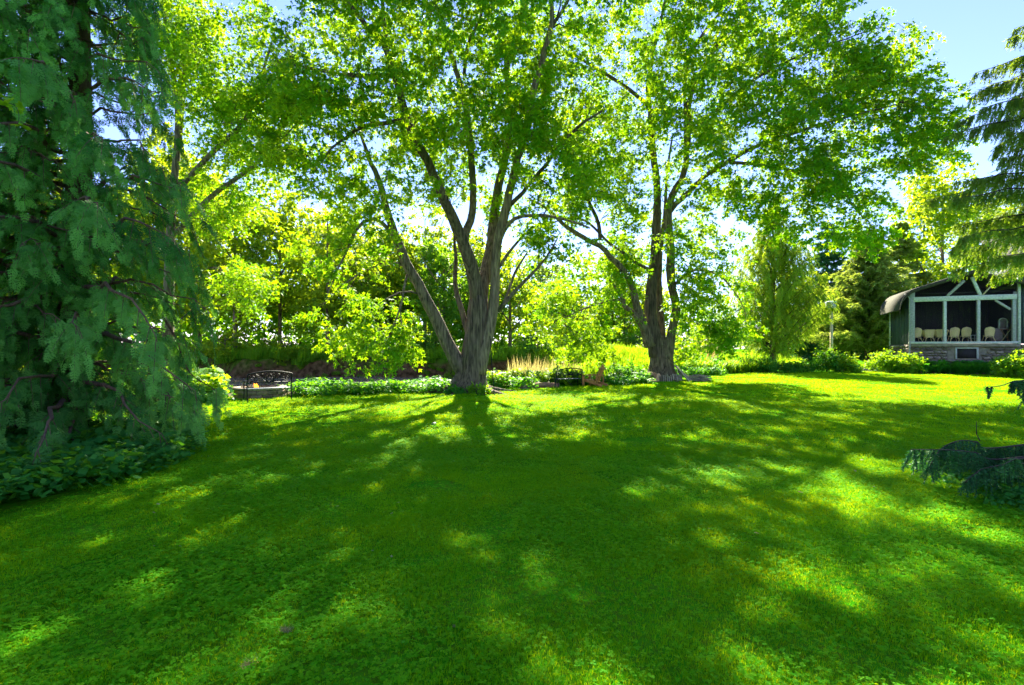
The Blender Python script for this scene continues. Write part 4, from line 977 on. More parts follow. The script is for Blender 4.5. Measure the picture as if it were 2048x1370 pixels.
# low drooping boughs of a young spruce, right foreground
def low_spruce():
    base = np.array([7.4, 6.0, 0.0])
    root = empty('spruce_tree', base, 0, 'small dark spruce whose low boughs sweep the grass at the right foreground edge', 'tree')
    tm = MB(); tube(tm, [(0, 0, -.1), (.05, 0, 1.2), (.1, .1, 2.4), (.1, .1, 3.2)], [.10, .085, .05, .015], 9, rough=.05); tm.build('trunk', M['bark'], root, True)
    bm, fm = MB(), MB(); S, Dv, L, TN = [], [], [], []
    def bough(pts, nt, tl, tone, hang=1.0, bare=0.0, rad=.016):
        nt = int(nt * 2.3)
        p = resample(np.array(pts, float) - base, .08); m = len(p)
        tube(bm, p, np.linspace(rad, .004, m), 6)
        u = np.sort(rng.uniform(bare, 1, nt)); s = np.linspace(0, 1, m)
        st = np.stack([np.interp(u, s, p[:, q]) for q in range(3)], 1)
        t = norm(np.gradient(p, axis=0)); tt = np.stack([np.interp(u, s, t[:, q]) for q in range(3)], 1)
        side = norm(np.cross(tt, [0, 0, 1.0])) * np.where(np.arange(nt) % 2, 1, -1)[:, None]
        S.append(st); Dv.append(norm(tt * .5 + side * rng.uniform(.1, .7, (nt, 1)) + np.array([0, 0, -hang]) * rng.uniform(.6, 1.3, (nt, 1))))
        L.append(tl * rng.uniform(.5, 1.2, nt) * (1.05 - .5 * u)); TN.append(np.clip(tone + rng.uniform(-.2, .2, nt), 0, 1))
    d = 5.9
    bough([(7.4, 6.0, .62), P(1990, 896, d - .1), P(1955, 884, d - .2), P(1915, 882, d - .3), P(1880, 900, d - .4), P(1858, 935, d - .5)], 60, .42, .35, 1.3)
    bough([(7.4, 6.0, .5), P(2010, 918, d - .4), P(1950, 905, d - .6), P(1900, 900, d - .7), P(1850, 899, d - .8), P(1822, 899, d - .85)], 42, .34, .3, 1.5, .1)
    bough([(7.4, 6.0, .48), P(2030, 920, d - .2), P(1980, 915, d), P(1935, 915, d + .2), P(1900, 930, d + .3)], 50, .40, .3, 1.4)
    bough([(7.4, 6.0, .48), P(2060, 925, d - .5), P(2005, 930, d - .7), P(1960, 940, d - .8), P(1930, 965, d - .85)], 50, .34, .35, 1.3)
    bough([(7.4, 6.0, .6), P(2070, 900, d + .3), P(2020, 895, d + .4), P(1970, 900, d + .5)], 40, .4, .3, 1.4)
    bough([(7.4, 6.0, .45), P(2060, 915, d - .8), P(2030, 918, d - 1), P(2005, 930, d - 1.1)], 26, .3, .9, .8)
    bough([(7.4, 6.0, 1.7), P(2075, 752, 5.6), P(2030, 762, 5.4), P(2000, 772, 5.3), P(1965, 774, 5.2)], 13, .22, .25, 1.6, .35, .012)
    bough([(7.4, 6.0, 1.6), P(2080, 775, 5.9), P(2050, 790, 5.8), P(2035, 800, 5.7)], 10, .24, .25, 1.4, .2, .012)
    for k in range(26):
        a = rng.uniform(-1.2, 1.9); z = rng.uniform(.4, 2.9); r = (3.2 - z) * rng.uniform(.3, .42)
        p0 = base + np.array([.05, 0, z]); e = base + np.array([math.cos(a) * r, math.sin(a) * r, z - .35 * r]); bough([p0, (p0 + e) / 2 + np.array([0, 0, .08]), e], 22, .34, .3, 1.2)
    needle_twigs(fm, np.concatenate(S), np.concatenate(Dv), np.concatenate(L), 78, .038, .014, np.concatenate(TN), .9, .15)
    tw = MB()
    SS, DD, LL = np.concatenate(S), norm(np.concatenate(Dv)), np.concatenate(L)
    for a, b, c in zip(SS, DD, LL):
        q = np.array([a, a + b * c * .5, a + b * c]); q[1:, 2] -= np.array([.04, .15]) * c
        tube(bm, q, [.004, .003, .0015], 3, cap=False)
    # bare upright twig above the bough
    tube(bm, np.array([P(1960, 882, d - .2), P(1953, 868, d - .25), P(1953, 842, d - .25)]) - base, [.006, .005, .002], 5)
    bm.build('branches', M['twig'], root)['kind'] = 'stuff'; o = fm.build('needles', M['spruce_dark'], root); o['kind'] = 'stuff'
low_spruce()

# ================================================================== CYPRESS ON THE LEFT
def frond_shape(nn=4):
    Qv = []
    def kite(a, b, w):
        a, b = np.array(a, float), np.array(b, float); d = b - a; s = np.array([-d[1], d[0], 0]); s = s / (np.linalg.norm(s) + 1e-9) * w
        m = a + d * .22; Qv.append([m + s, b, m - s])
    f = lambda y, x=0.0: (x, y, -.25 * y * y - .35 * abs(x) ** 1.5)
    kite(f(0), f(1.0), .04)
    for i in range(nn):
        y = .06 + .80 * i / nn; ln = .46 * (1 - .62 * i / nn)
        for s in (-1, 1):
            kite(f(y), f(y + ln * .80, s * ln * .62), .062)
            if i < 3: kite(f(y + ln * .35, s * ln * .27), f(y + ln * .50, s * ln * .80), .055)
    V = np.array(Qv).reshape(-1, 3); return V, np.arange(len(V)).reshape(-1, 3)
FV, FQ = frond_shape()
def cypress():
    base = np.array([-7.7, 8.7, 0.0])
    root = empty('cypress_tree', base, 0, 'big drooping blue green cypress filling the left side', 'tree')
    tm = MB()
    tube(tm, [(0, 0, -.2), (.05, 0, 2), (.1, .1, 5), (.1, .1, 9), (.1, .1, 12.5)], [.26, .22, .17, .11, .03], 14, rough=.08); tm.build('trunk', M['redbark'], root, True)
    tm = MB(); tube(tm, [(-.9, -.5, -.2), (-.95, -.5, 2), (-1.2, -.5, 5), (-1.3, -.4, 9)], [.17, .15, .11, .04], 12, rough=.08); tm.build('trunk', M['redbark'], root, True)
    bm, fm = MB(), MB(); PP, AX, NR, SZ, TN = [], [], [], [], []
    up = np.array([0, 0, 1.0])
    def spray(c, ax, nrm, L, tone):
        """one flat hanging spray: a side twig with smaller fronds on both sides"""
        n = max(5, int(L / .045)); sd = norm(np.cross(ax, nrm)); s = np.linspace(0, 1, 5)[:, None]
        p = c + ax * L * s - up * .30 * L * s ** 2
        tube(bm, p, np.linspace(.006, .002, 5), 3, cap=False)
        for q in range(n):
            u = .08 + .92 * q / n; e = c + ax * L * u - up * .30 * L * u * u
            t = norm(ax - up * .6 * u); g = (1 if q % 2 else -1) * (1 - .75 * u)
            PP.append(e); AX.append(norm(t * .8 + sd * g * .75 + rng.normal(0, .25, 3) - up * .12)); NR.append(norm(nrm + rng.normal(0, .42, 3)))
            SZ.append((.215 - .08 * u) * rng.uniform(.7, 1.25) * min(1.15, L / .5 + .3)); TN.append(np.clip(tone + .45 * u ** 2 + rng.uniform(-.12, .12), 0, 1))  # tone rises towards the tip: lit spray ends painted into the colour
        PP.append(p[-1]); AX.append(norm(ax - up * .7)); NR.append(nrm); SZ.append(.2); TN.append(min(1, tone + .3))
    nb = 290
    for k in range(nb):
        f = (k + .5) / nb; z = .30 + 11.4 * f ** 1.15
        R = (3.45 * (1 - (z / 13.5) ** 1.5) + .25) * rng.uniform(.55, 1.08) * (1 - .25 * math.exp(-(z / .6) ** 2))
        a = k * 2.39996 + rng.uniform(-.3, .3)
        q_ = np.interp(z, [0, 1.2, 2.5, 4, 6, 8], [.65, .62, .588, .59, .64, .70]); w_ = math.cos(a) + q_ * math.sin(a)
        if w_ > .05: R = min(R, max(.5, (7.7 - q_ * 8.7) / w_ - .25) * rng.uniform(.8, 1.0))
        if math.sin(a) > .55 and k % 2: continue
        o = np.array([.05, 0, z]) if k % 3 else np.array([-1.0, -.5, z])
        if k % 3 == 0: R *= .85
        dr = np.array([math.cos(a), math.sin(a), 0]); s = np.linspace(0, 1, 9); side = np.array([-dr[1], dr[0], 0])
        p = o + dr * (s * R)[:, None]; p[:, 2] += R * (rng.uniform(.10, .34) * s - rng.uniform(.22, .44) * s ** 2)
        p[1:] += rng.normal(0, .05, (8, 3)); p[:, 2] = np.maximum(p[:, 2], .22)
        tube(bm, p, np.linspace(.012 + .012 * R, .005, 9), 5, cap=False)
        t = norm(np.gradient(p, axis=0)); tone = rng.uniform(-.1, .45)
        n = int(5 + 3.0 * R)
        for q in range(n + 2):
            u = min(1, .10 + .85 * (q + rng.uniform(0, .8)) / n)
            c = np.array([np.interp(u, s, p[:, j]) for j in range(3)]); tt = np.array([np.interp(u, s, t[:, j]) for j in range(3)])
            sg = 1 if q % 2 else -1
            ax = norm(tt * rng.uniform(.3, .9) + side * sg * rng.uniform(.2, .9) * (1.15 - u * .7) - up * rng.uniform(.2, 1.5))
            spray(c, ax, norm(up * .6 + dr * 1.0 + side * rng.uniform(-.7, .7) + rng.normal(0, .25, 3)), rng.uniform(.26, .62), tone + rng.uniform(0, .2))
    for k in range(75):                           # short boughs that clothe the stems on the near side
        a = rng.uniform(-2.7, -.3); z = rng.uniform(.7, 9.5); R = rng.uniform(.5, 1.3); o = np.array([.05, 0, z]) if k % 3 else np.array([-1.0, -.5, z])
        dr = np.array([math.cos(a), math.sin(a), 0]); side = np.array([-dr[1], dr[0], 0]); p = np.array([o, o + dr * R * .5 + up * .1, o + dr * R - up * .15]); tube(bm, p, [.012, .009, .004], 4, cap=False)
        for q in range(4):
            spray(p[1] + (p[2] - p[1]) * q / 3, norm(dr * .4 + side * rng.uniform(-.9, .9) - up * rng.uniform(.4, 1.5)), norm(up * .6 + dr + rng.normal(0, .3, 3)), rng.uniform(.3, .6), rng.uniform(0, .4))
    for (a, b_, c, nfr) in [((-6.6, 8.9, 1.5), P(345, 800, 8.6), P(420, 850, 8.2), 10), ((-6.9, 8.6, 1.2), P(330, 790, 8.0), P(385, 800, 7.8), 9), ((-6.5, 9.3, 2.2), P(380, 745, 9.4), P(432, 780, 9.2), 9)]:
        p = resample(np.array([a, (np.array(a) + b_) / 2 + [0, 0, .1], b_, c]) - base, .1); tube(bm, p, np.linspace(.022, .005, len(p)), 5, cap=False)
        for q in range(nfr):
            u = rng.integers(len(p) // 3, len(p)); spray(p[u], norm(np.array([.3, -.2, -1.2]) + rng.normal(0, .25, 3)), norm(np.array([.3, -.8, .5]) + rng.normal(0, .3, 3)), rng.uniform(.35, .55), rng.uniform(.4, .9))
    print('cypress fronds', len(PP))
    put(fm, FV, FQ, np.array(PP), frames(np.array(AX), np.array(NR)), np.array(SZ), np.array(TN), True)
    bm.build('branches', M['redbark'], root)['kind'] = 'stuff'; o = fm.build('crown', M['cypress'], root); o['kind'] = 'stuff'
cypress()

# creeper sprig hanging in the upper left
def creeper():
    b = P(-10, 172, 5.6)
    root = empty('creeper_vine', b, 0, 'bright green five leaved creeper sprig hanging in front of the cypress at the left edge', 'vine')
    stem = resample(np.array([P(-20, 150, 5.6), P(0, 196, 5.5), P(30, 212, 5.45), P(38, 236, 5.4), P(30, 262, 5.4)]) - b, .03)
    sm = MB(); tube(sm, stem, np.linspace(.006, .002, len(stem)), 5); sm.build('stem', M['twig'], root)
    lm = MB(); lv = np.array([(0, 0, 0), (.22, .35, .03), (.16, .75, -.02), (0, 1.0, -.10), (-.16, .75, -.02), (-.22, .35, .03)], float)
    for k in range(5):
        a = (k - 2) * .62; R = np.array([[math.cos(a), math.sin(a), 0], [-math.sin(a), math.cos(a), 0], [0, 0, 1]])
        lm.add(lv @ R.T, [[0, 1, 2, 5], [5, 2, 3, 4]], None, .3 + .1 * k)
    me = lm.mesh('leaf', M['bright'])
    for k in range(15):
        c = stem[int((k + .5) / 15 * len(stem))] + np.array([rng.uniform(-.07, .09), rng.uniform(-.06, .06), rng.uniform(-.05, .07)])
        o = link('leaf', me, root, c, (rng.uniform(-.5, .5), rng.uniform(-.3, .9), rng.uniform(0, 6.28)), (.085 * rng.uniform(.7, 1.2),) * 3)
creeper()

ORD = ['first', 'second', 'third', 'fourth', 'fifth', 'sixth', 'seventh', 'eighth', 'ninth', 'tenth', 'eleventh', 'twelfth', 'thirteenth', 'fourteenth', 'fifteenth', 'sixteenth', 'seventeenth', 'eighteenth', 'nineteenth', 'twentieth', 'twenty first', 'twenty second', 'twenty third', 'twenty fourth', 'twenty fifth', 'twenty sixth', 'twenty seventh', 'twenty eighth', 'twenty ninth', 'last']
# ================================================================== BENCHES
def arc(cx, cz, r, a0, a1, n=14, rz=None, y=0.0):
    t = np.radians(np.linspace(a0, a1, n)); rz = rz or r
    return np.stack([cx + r * np.cos(t), np.full(n, y), cz + rz * np.sin(t)], 1)
def spiral(cx, cz, r0, r1, a0, a1, n=22, y=0.0):
    t = np.radians(np.linspace(a0, a1, n)); r = np.linspace(r0, r1, n)
    return np.stack([cx + r * np.cos(t), np.full(n, y), cz + r * np.sin(t)], 1)
def make_bench(label):
    root = empty('garden_bench', (0, 0, 0), 0, label, 'bench', 'black iron garden benches')
    W, I = 1.25, M['iron']
    for x in (0, W):                                   # rear post with leg, front leg running up into the arm rest
        m = MB(); tube(m, resample([(x, -.06, -.02), (x, 0, .40), (x, -.03, .62), (x, -.10, .86)], .06), .019, 8); m.build('rear_leg', I, root, True)
        m = MB(); tube(m, resample([(x, .50, -.02), (x, .46, .30), (x, .47, .56), (x, .42, .63), (x, .30, .645), (x, -.03, .63)], .05), .016, 8); m.build('front_leg', I, root, True)
        m = MB(); tube(m, resample([(x, .02, .40), (x, .46, .40)], .1), .013, 6); m.build('side_rail', I, root, True)
    t = np.linspace(0, 1, 25)
    top = np.stack([t * W, np.full(25, -.105), .855 + .085 * np.sin(math.pi * t) ** .9], 1); m = MB(); tube(m, top, .023, 8); m.build('top_rail', I, root, True)
    m = MB(); tube(m, [(0, -.045, .60), (W, -.045, .60)], .018, 8); m.build('lower_rail', I, root, True)
    m = MB(); cx = W / 2
    def add(p, r=.012):
        r = max(r, .011)
        p = p.copy(); p[:, 1] = -.045 - .19 * (p[:, 2] - .60); tube(m, p, r, 6)
    for s in (-1, 1):
        add(arc(cx, .765, .155, 90 + s * 20, 90 + s * 178, 16, .15))
        add(arc(cx + s * .02, .745, .085, 90 - s * 60, 90 - s * 200, 14, .105), .008)
        add(spiral(cx + s * .055, .685, .012, .06, 90, 90 + s * 420), .008)
        add(resample([(cx + s * .06, 0, .60), (cx + s * .2, 0, .68), (cx + s * .30, 0, .79), (cx + s * .42, 0, .86)], .04))
        add(resample([(cx + s * .2, 0, .68), (cx + s * .33, 0, .70), (cx + s * .45, 0, .66), (cx + s * .56, 0, .62)], .04), .009)
        add(spiral(cx + s * .49, .745, .012, .075, 0, s * 430), .009)
        add(resample([(cx + s * .27, 0, .74), (cx + s * .36, 0, .77), (cx + s * .42, 0, .74)], .03), .011)
        add(resample([(cx + s * .3, 0, .79), (cx + s * .27, 0, .84), (cx + s * .2, 0, .86)], .03), .011)
        add(resample([(cx + s * .56, 0, .62), (cx + s * .60, 0, .72), (cx + s * .56, 0, .80), (cx + s * .60, 0, .84)], .03), .008)
        add(resample([(cx + s * .37, 0, .68), (cx + s * .36, 0, .63), (cx + s * .31, 0, .61)], .03), .010)
    add(resample([(cx, 0, .60), (cx, 0, .74)], .05)); add(arc(cx, .80, .05, 0, 360, 14), .012)
    m.build('scrollwork', I, root, True)
    for k in range(6):
        m = MB(); bbox_(m, (cx, .06 + .075 * k, .405 + .01 * math.cos(k)), (W - .03, .055, .012), .004); m.build('seat_slat', M['seat'], root)
    return root
bench = make_bench('black iron bench with scrolled back facing the stone fire pit')
bench.location = (-7.95, 15.0, hz(-7.95, 15)); bench.rotation_euler = (0, 0, math.radians(38))
b2 = copy_tree(bench); b2['label'] = 'smaller looking black iron bench beside the orange wooden chair'
b2.location = (1.88, 20.4, hz(1.88, 20.4)); b2.rotation_euler = (0, 0, math.radians(17)); b2.scale = (.84,) * 3

# ================================================================== FIRE PIT
pc = np.array([-8.36, 16.62]); R0 = .80
pit = empty('fire_pit', (*pc, hz(*pc)), 0, 'round fire pit of brown concrete blocks in front of the iron bench', 'fire pit')
def ring_block(r0, r1, span, h, name, mat):
    m = MB(); a = np.linspace(-span / 2, span / 2, 4); v = []
    for z in (0, h):
        for r in (r0, r1):
            for t in a: v.append((r * math.cos(t), r * math.sin(t), z))
    v = np.array(v) + rng.uniform(-.004, .004, (16, 3))
    q = []
    for k in range(3):
        q += [[k, k + 1, 5 + k, 4 + k], [12 + k, 13 + k, 9 + k, 8 + k], [4 + k, 5 + k, 13 + k, 12 + k], [1 + k, k, 8 + k, 9 + k]]
    q += [[0, 4, 12, 8], [7, 3, 11, 15]]
    m.add(v, q); return m.mesh(name, mat)
nb = 15; sp = 2 * math.pi / nb
blk = [ring_block(R0 - .2, R0, sp * .962, .138, 'block', M['block']) for _ in range(3)]
capm = [ring_block(R0 - .24, R0 + .02, sp * .972, .07, 'cap_stone', M['cap']) for _ in range(3)]
for c in range(2):
    for k in range(nb): link('block', blk[(k + c) % 3], pit, (0, 0, -.01 + c * .145), (0, 0, sp * (k + .5 * c)), (rng.uniform(.985, 1.012), rng.uniform(.985, 1.012), 1))
for k in range(nb): link('cap_stone', capm[k % 3], pit, (0, 0, .285 + rng.uniform(0, .006)), (0, 0, sp * (k + .25)))
m = MB(); m2 = resample([(.585 * math.cos(t), .585 * math.sin(t), .24) for t in np.linspace(0, 2 * math.pi, 33)], .2)
V = np.concatenate([m2 * [1, 1, 0] + [0, 0, .0], m2 * [1, 1, 0] + [0, 0, .38]]); n = len(m2)
m.add(V, [[k, k + 1, n + k + 1, n + k] for k in range(n - 1)]); m.build('steel_liner', M['iron'], pit)
fire = empty('fire', (pc[0] - .08, pc[1] - .1, hz(*pc) + .1), 0, 'small orange flames burning inside the round block fire pit', 'fire')
for k in range(4):
    m = MB(); a = k * .8; tube(m, [(-.28 * math.cos(a), -.28 * math.sin(a), .03 + .03 * k), (.28 * math.cos(a), .28 * math.sin(a), .07 + .03 * k)], .045, 8, rough=.1); m.build('burning_log', M['logbrown'], fire)
for k in range(4):
    m = MB(); x, y = rng.uniform(-.10, .10, 2); h = rng.uniform(.14, .32); pth = resample([(x, y, .08), (x + rng.uniform(-.04, .04), y, .08 + h * .5), (x + rng.uniform(-.07, .07), y, .08 + h)], .03)
    tube(m, pth, .07 * np.sin(np.pi * (np.linspace(.18, 1, len(pth)))) * np.linspace(1, .5, len(pth)) + .002, 8); m.build('flame', M['flame'], fire, True)

# ================================================================== ADIRONDACK CHAIR
ch = empty('adirondack_chair', (3.42, 21.0, hz(3.42, 21)), math.radians(52), 'orange stained slatted wooden garden chair beside the iron bench', 'chair')
ch.scale = (.92,) * 3
Cw = M['cedar']
def rotx(a): c, s = math.cos(a), math.sin(a); return np.array([[1, 0, 0], [0, c, -s], [0, s, c]])
for k in range(5):
    x = (k - 2) * .105; L = .86 - .055 * abs(k - 2) ** 1.5
    m = MB(); bbox_(m, (x * 1.0, -.24 - .26 * L * .5 * .9, .26 + L * .5 * .92), (.092, .02, L), .006, R=rotx(math.radians(22))); m.build('back_slat', Cw, ch)
for k in range(5):
    m = MB(); bbox_(m, (0, .30 - .115 * k, .335 - .026 * k), (.54, .10, .02), .006, R=rotx(math.radians(12))); m.build('seat_slat', Cw, ch)
for s in (-1, 1):
    m = MB(); bbox_(m, (s * .30, .36, .26), (.03, .11, .54), .006); m.build('front_leg', Cw, ch)
    m = MB(); bbox_(m, (s * .27, -.10, .195), (.025, .98, .12), .006, R=rotx(math.radians(14))); m.build('rear_leg', Cw, ch)
    m = MB(); bbox_(m, (s * .35, .08, .545), (.13, .72, .022), .008); m.build('armrest', Cw, ch)
    m = MB(); bbox_(m, (s * .31, -.33, .33), (.03, .06, .46), .006, R=rotx(math.radians(-8))); m.build('arm_support', Cw, ch)
for y, z in ((-.35, .54), (-.47, .82)):
    m = MB(); bbox_(m, (0, y - .02, z), (.64 if z < .6 else .46, .022, .06), .005); m.build('back_rail', Cw, ch)

# ================================================================== STAKE, STICK, ROPE, DRIFTWOOD
m = MB(); b = P(1109, 776, 20.15); b[2] = 0; tube(m, resample([(0, 0, -.05), tuple(P(1111, 765, 20.2) - b), tuple(P(1114, 745, 20.3) - b), tuple(P(1114.5, 733, 20.35) - b), tuple(P(1113, 728, 20.35) - b)], .05), .022, 8)
o = tag(m.build('iron_stake', M['iron'], None, True), 'dark iron stake standing at the left end of the far bench', 'stake'); o.location = tuple(b)
m = MB(); b = P(1150, 777, 20.0); b[2] = 0; tube(m, resample([(0, 0, -.01), tuple(P(1136, 762, 20.15) - b), tuple(P(1117, 733, 20.3) - b)], .06), [.010] , 6)
o = tag(m.build('walking_stick', M['twig'], None, True), 'thin brown stick leaning diagonally against the back of the far bench', 'stick'); o.location = tuple(b)
m = MB(); b = P(980, 672, 18.25); tube(m, resample([(0, 0, 0), tuple(P(982, 700, 18.2) - b), tuple(P(984, 735, 18.1) - b), tuple(P(987, 765, 18.0) - b), tuple(P(989, 784, 17.9) - b)], .08), .014, 6)
o = tag(m.build('hanging_rope', M['iron'], None, True), 'thin dark rope hanging down the right side of the big maple trunk', 'rope'); o.location = tuple(b)

def rock_mesh(name, mat, seed):
    import bmesh
    r = np.random.default_rng(seed); bm = bmesh.new(); bmesh.ops.create_icosphere(bm, subdivisions=2, radius=.5)
    k = r.normal(size=(5, 3)); ph = r.uniform(0, 6, 5)
    for v in bm.verts:
        c = np.array(v.co[:]); v.co = v.co * (1 + .16 * sum(math.sin(3 * float(c @ k[j]) + ph[j]) for j in range(5)) / 2)
    me = bpy.data.meshes.new(name); bm.to_mesh(me); bm.free(); me.materials.append(mat); return me
rocks = [rock_mesh('rock', M['rock'], s) for s in range(4)]
for k, (px, w, h) in enumerate([(1042, .22, .17), (1049, .26, .20), (1056, .24, .19), (1063, .22, .22)]):
    q = P(px, 770, 20.1 + .05 * k); z = hz(q[0], q[1])
    tag(link('rock', rocks[k], None, (q[0], q[1], z + h * .3), (0, 0, k), (w, w * .8, h)), ['small grey stone at the left end of the weathered log', 'grey stone second from the left in front of the log', 'pinkish stone third from the left by the log', 'upright stone touching the end of the weathered log'][k], 'rock', 'stones lined up beside the weathered log')
m = MB(); a, c = P(1066, 770, 20.3), P(1118, 770, 20.5); a[2] = c[2] = .08; p = resample([a, (a + c) / 2 + [0, .05, .04], c], .1); tube(m, p - a, np.linspace(.13, .09, len(p)), 12, rough=.16)
o = tag(m.build('driftwood_log', M['logbrown'], None, True), 'weathered grey log lying at the lawn edge left of the far bench', 'log'); o.location = tuple(a)
tag(link('rock', rocks[2], None, (*P(868, 851, 10.4)[:2], .03), (0, 0, .4), (.11, .08, .07)), 'small dark blue stone lying alone on the lawn below the big maple', 'rock').data = rock_mesh('rock', solid('dark blue stone', (.02, .028, .035), (.04, .05, .06), .5), 9)

# ================================================================== FIREWOOD
def split_mesh(seed):
    r = np.random.default_rng(seed); m = MB(); a = np.array([.3, 1.5, 2.6, 4.3, 5.3]) + r.uniform(-.2, .2, 5); rr = r.uniform(.7, 1.1, 5) * .5
    ring = np.stack([rr * np.cos(a), rr * np.sin(a)], 1)
    V = [[*(ring[j] * (1 + r.uniform(-.08, .08))), z] for z in (0, .5, 1) for j in range(5)]
    Q = [[l * 5 + j, l * 5 + (j + 1) % 5, l * 5 + 5 + (j + 1) % 5, l * 5 + 5 + j] for l in (0, 1) for j in range(5)]
    m.add(V, Q, [[0, 2, 1], [0, 3, 2], [0, 4, 3], [10, 11, 12], [10, 12, 13], [10, 13, 14]]); return m.mesh('split_log', M['log'])
sv = [split_mesh(s) for s in range(5)]
def split(p0, p1, w, label, group):
    p0, p1 = np.array(p0, float), np.array(p1, float); d = p1 - p0
    o = link('split_log', sv[rng.integers(0, 5)], None, p0, None, (w, w * rng.uniform(.7, 1), np.linalg.norm(d)))
    o.rotation_mode = 'XYZ'; o.rotation_euler = (Vector(d).to_track_quat('Z', 'Y') @ Matrix.Rotation(rng.uniform(0, 6), 3, 'Z').to_quaternion()).to_euler()
    return tag(o, label, 'firewood', group)
tc = np.array([7.47, 25.0])
for k in range(15):
    a = math.radians(-118 + 74 * k / 14); r = 1.07 + rng.uniform(0, .05); x, y = tc[0] + r * math.cos(a), tc[1] + r * math.sin(a)
    lean = .10; split((x, y, -.01), (x - lean * math.cos(a), y - lean * math.sin(a), rng.uniform(.28, .40)), rng.uniform(.055, .08), ORD[k] + ' from the left of the short split logs standing in front of the trunk', 'upright split logs in front of the maple trunk')
for k in range(11):
    a = math.radians(-52 + 42 * k / 10); x0, y0 = tc[0] + (1.55 + rng.uniform(-.1, .1)) * math.cos(a), tc[1] + 1.5 * math.sin(a); h = .78 - .035 * k + rng.uniform(-.05, .05)
    split((x0, y0, 0), (tc[0] + .88 * math.cos(a) - .08, tc[1] + .86 * math.sin(a), h), rng.uniform(.075, .11), ORD[k] + ' from the left of the long split logs leaning on the right of the trunk', 'long split logs leaning on the maple trunk')
for k in range(20):
    l = k % 3; x = 8.85 + .105 * (k // 3) * 1.1 + rng.uniform(-.03, .03) + .05 * l; y = 23.95 + rng.uniform(-.06, .12)
    split((x, y, .05 + .095 * l), (x - .30 + rng.uniform(-.1, .1), y + .38, .08 + .095 * l + rng.uniform(0, .05)), rng.uniform(.075, .11), ('bottom', 'middle', 'top')[l] + ' layer log in the ' + ORD[k // 3] + ' stack from the left of the split log heap', 'split logs heaped right of the maple trunk')
def round_log(p0, p1, r, label):
    p0, p1 = np.array(p0, float), np.array(p1, float); e = empty('round_log', p0, 0, label, 'firewood', 'brown unsplit logs piled left of the maple trunk')
    m = MB(); d = p1 - p0; tube(m, [d * 0, d * .5, d], [r, r * .97, r * 1.02], 12, rough=.05, cap=False); m.build('bark', M['logbrown'], e, True)
    for c, s in ((d * .004, 1), (d * .996, -1)):
        m = MB(); dn = norm(d); u = norm(np.cross(dn, [0.1, .2, 1])); w = np.cross(dn, u); t = np.linspace(0, 2 * math.pi, 13)[:-1]
        ring = c + r * .96 * (np.cos(t)[:, None] * u + np.sin(t)[:, None] * w); m.add(np.vstack([ring, c]), None, [[j, (j + 1) % 12, 12] for j in range(12)]); m.build('sawn_end', M['logend'], e)
for k, (px, dd_, z, r, ax) in enumerate([(1281, 24.3, .12, .12, .2), (1290, 24.2, .13, .13, 1.2), (1299, 24.1, .12, .12, .9), (1307, 24.0, .11, .11, 1.3), (1314, 23.9, .12, .12, 1.5), (1293, 24.35, .34, .12, .6), (1303, 24.25, .33, .12, 1.1), (1311, 24.1, .33, .11, 1.4), (1317, 24.05, .30, .11, 1.7)]):
    q = P(px, 700, dd_); L = .42 if ax > .5 else .3; d = np.array([math.cos(ax), math.sin(ax), 0]) * L
    lab = ['brown log at the far left end of the pile by the trunk', 'thick brown log on the ground second from the left of the pile', 'brown log low in the middle of the left pile', 'brown log low in the pile showing a pale sawn end', 'brown log at the right foot of the left pile', 'brown log on top at the left of the pile', 'brown log on top in the middle of the pile', 'reddish log on top of the pile with its sawn end showing', 'topmost right log of the pile against the trunk'][k]
    round_log((q[0], q[1], z), (q[0] + d[0], q[1] + d[1], z), r, lab)
m = MB(); bbox_(m, (0, 0, 0), (.5, .10, .05), .008, jit=.01); o = m.build('kindling_board', M['logend']); o.location = (*P(1303, 763, 23.7)[:2], .05); o.rotation_euler = (0, 0, .15)
tag(o, 'fresh pale board lying flat in front of the brown log pile', 'firewood')

# ================================================================== BIRD HOUSE
q = P(1663, 700, 35.0); bh = empty('bird_house', (q[0], q[1], hz(q[0], q[1])), math.radians(-14), 'pale martin bird house with yellow tray on a tall wooden pole above the flower bed', 'bird house')
m = MB(); box(m, (0, 0, 2.1), (.15, .15, 4.3)); m.build('pole', M['post'], bh)
m = MB(); V = [(-.30, -.24, 4.22), (.30, -.24, 4.22), (.30, .24, 4.22), (-.30, .24, 4.22), (-.42, -.34, 4.40), (.42, -.34, 4.40), (.42, .34, 4.40), (-.42, .34, 4.40)]
m.add(V, [[3, 2, 1, 0], [4, 5, 6, 7], [0, 1, 5, 4], [1, 2, 6, 5], [2, 3, 7, 6], [3, 0, 4, 7]]); m.build('tray', M['yellow'], bh)
m = MB(); box(m, (-.03, 0, 4.50), (.56, .44, .19)); bd = m.build('lower_box', M['zinc'], bh)
m = MB(); box(m, (-.05, 0, 4.70), (.50, .40, .17)); bd2 = m.build('upper_box', M['zinc'], bh)
for par, z in ((bd, 4.50), (bd2, 4.70)):
    for x in (-.18, 0, .14):
        m = MB(); tube(m, [(x, -.19, z), (x, -.232 if z < 4.6 else -.212, z)], .04, 10); m.build('entrance', M['iron'], par)
m = MB(); bbox_(m, (-.04, 0, 4.606), (.66, .52, .02), .004); m.build('ledge', M['whitepaint'], bh)
m = MB(); m.add([(-.34, -.26, 4.79), (.26, -.26, 4.79), (.26, .26, 4.79), (-.34, .26, 4.79), (-.30, 0, 4.92), (.22, 0, 4.92)], [[3, 2, 1, 0], [0, 1, 5, 4], [2, 3, 4, 5]], [[1, 2, 5], [3, 0, 4]]); m.build('roof', M['zinc'], bh)
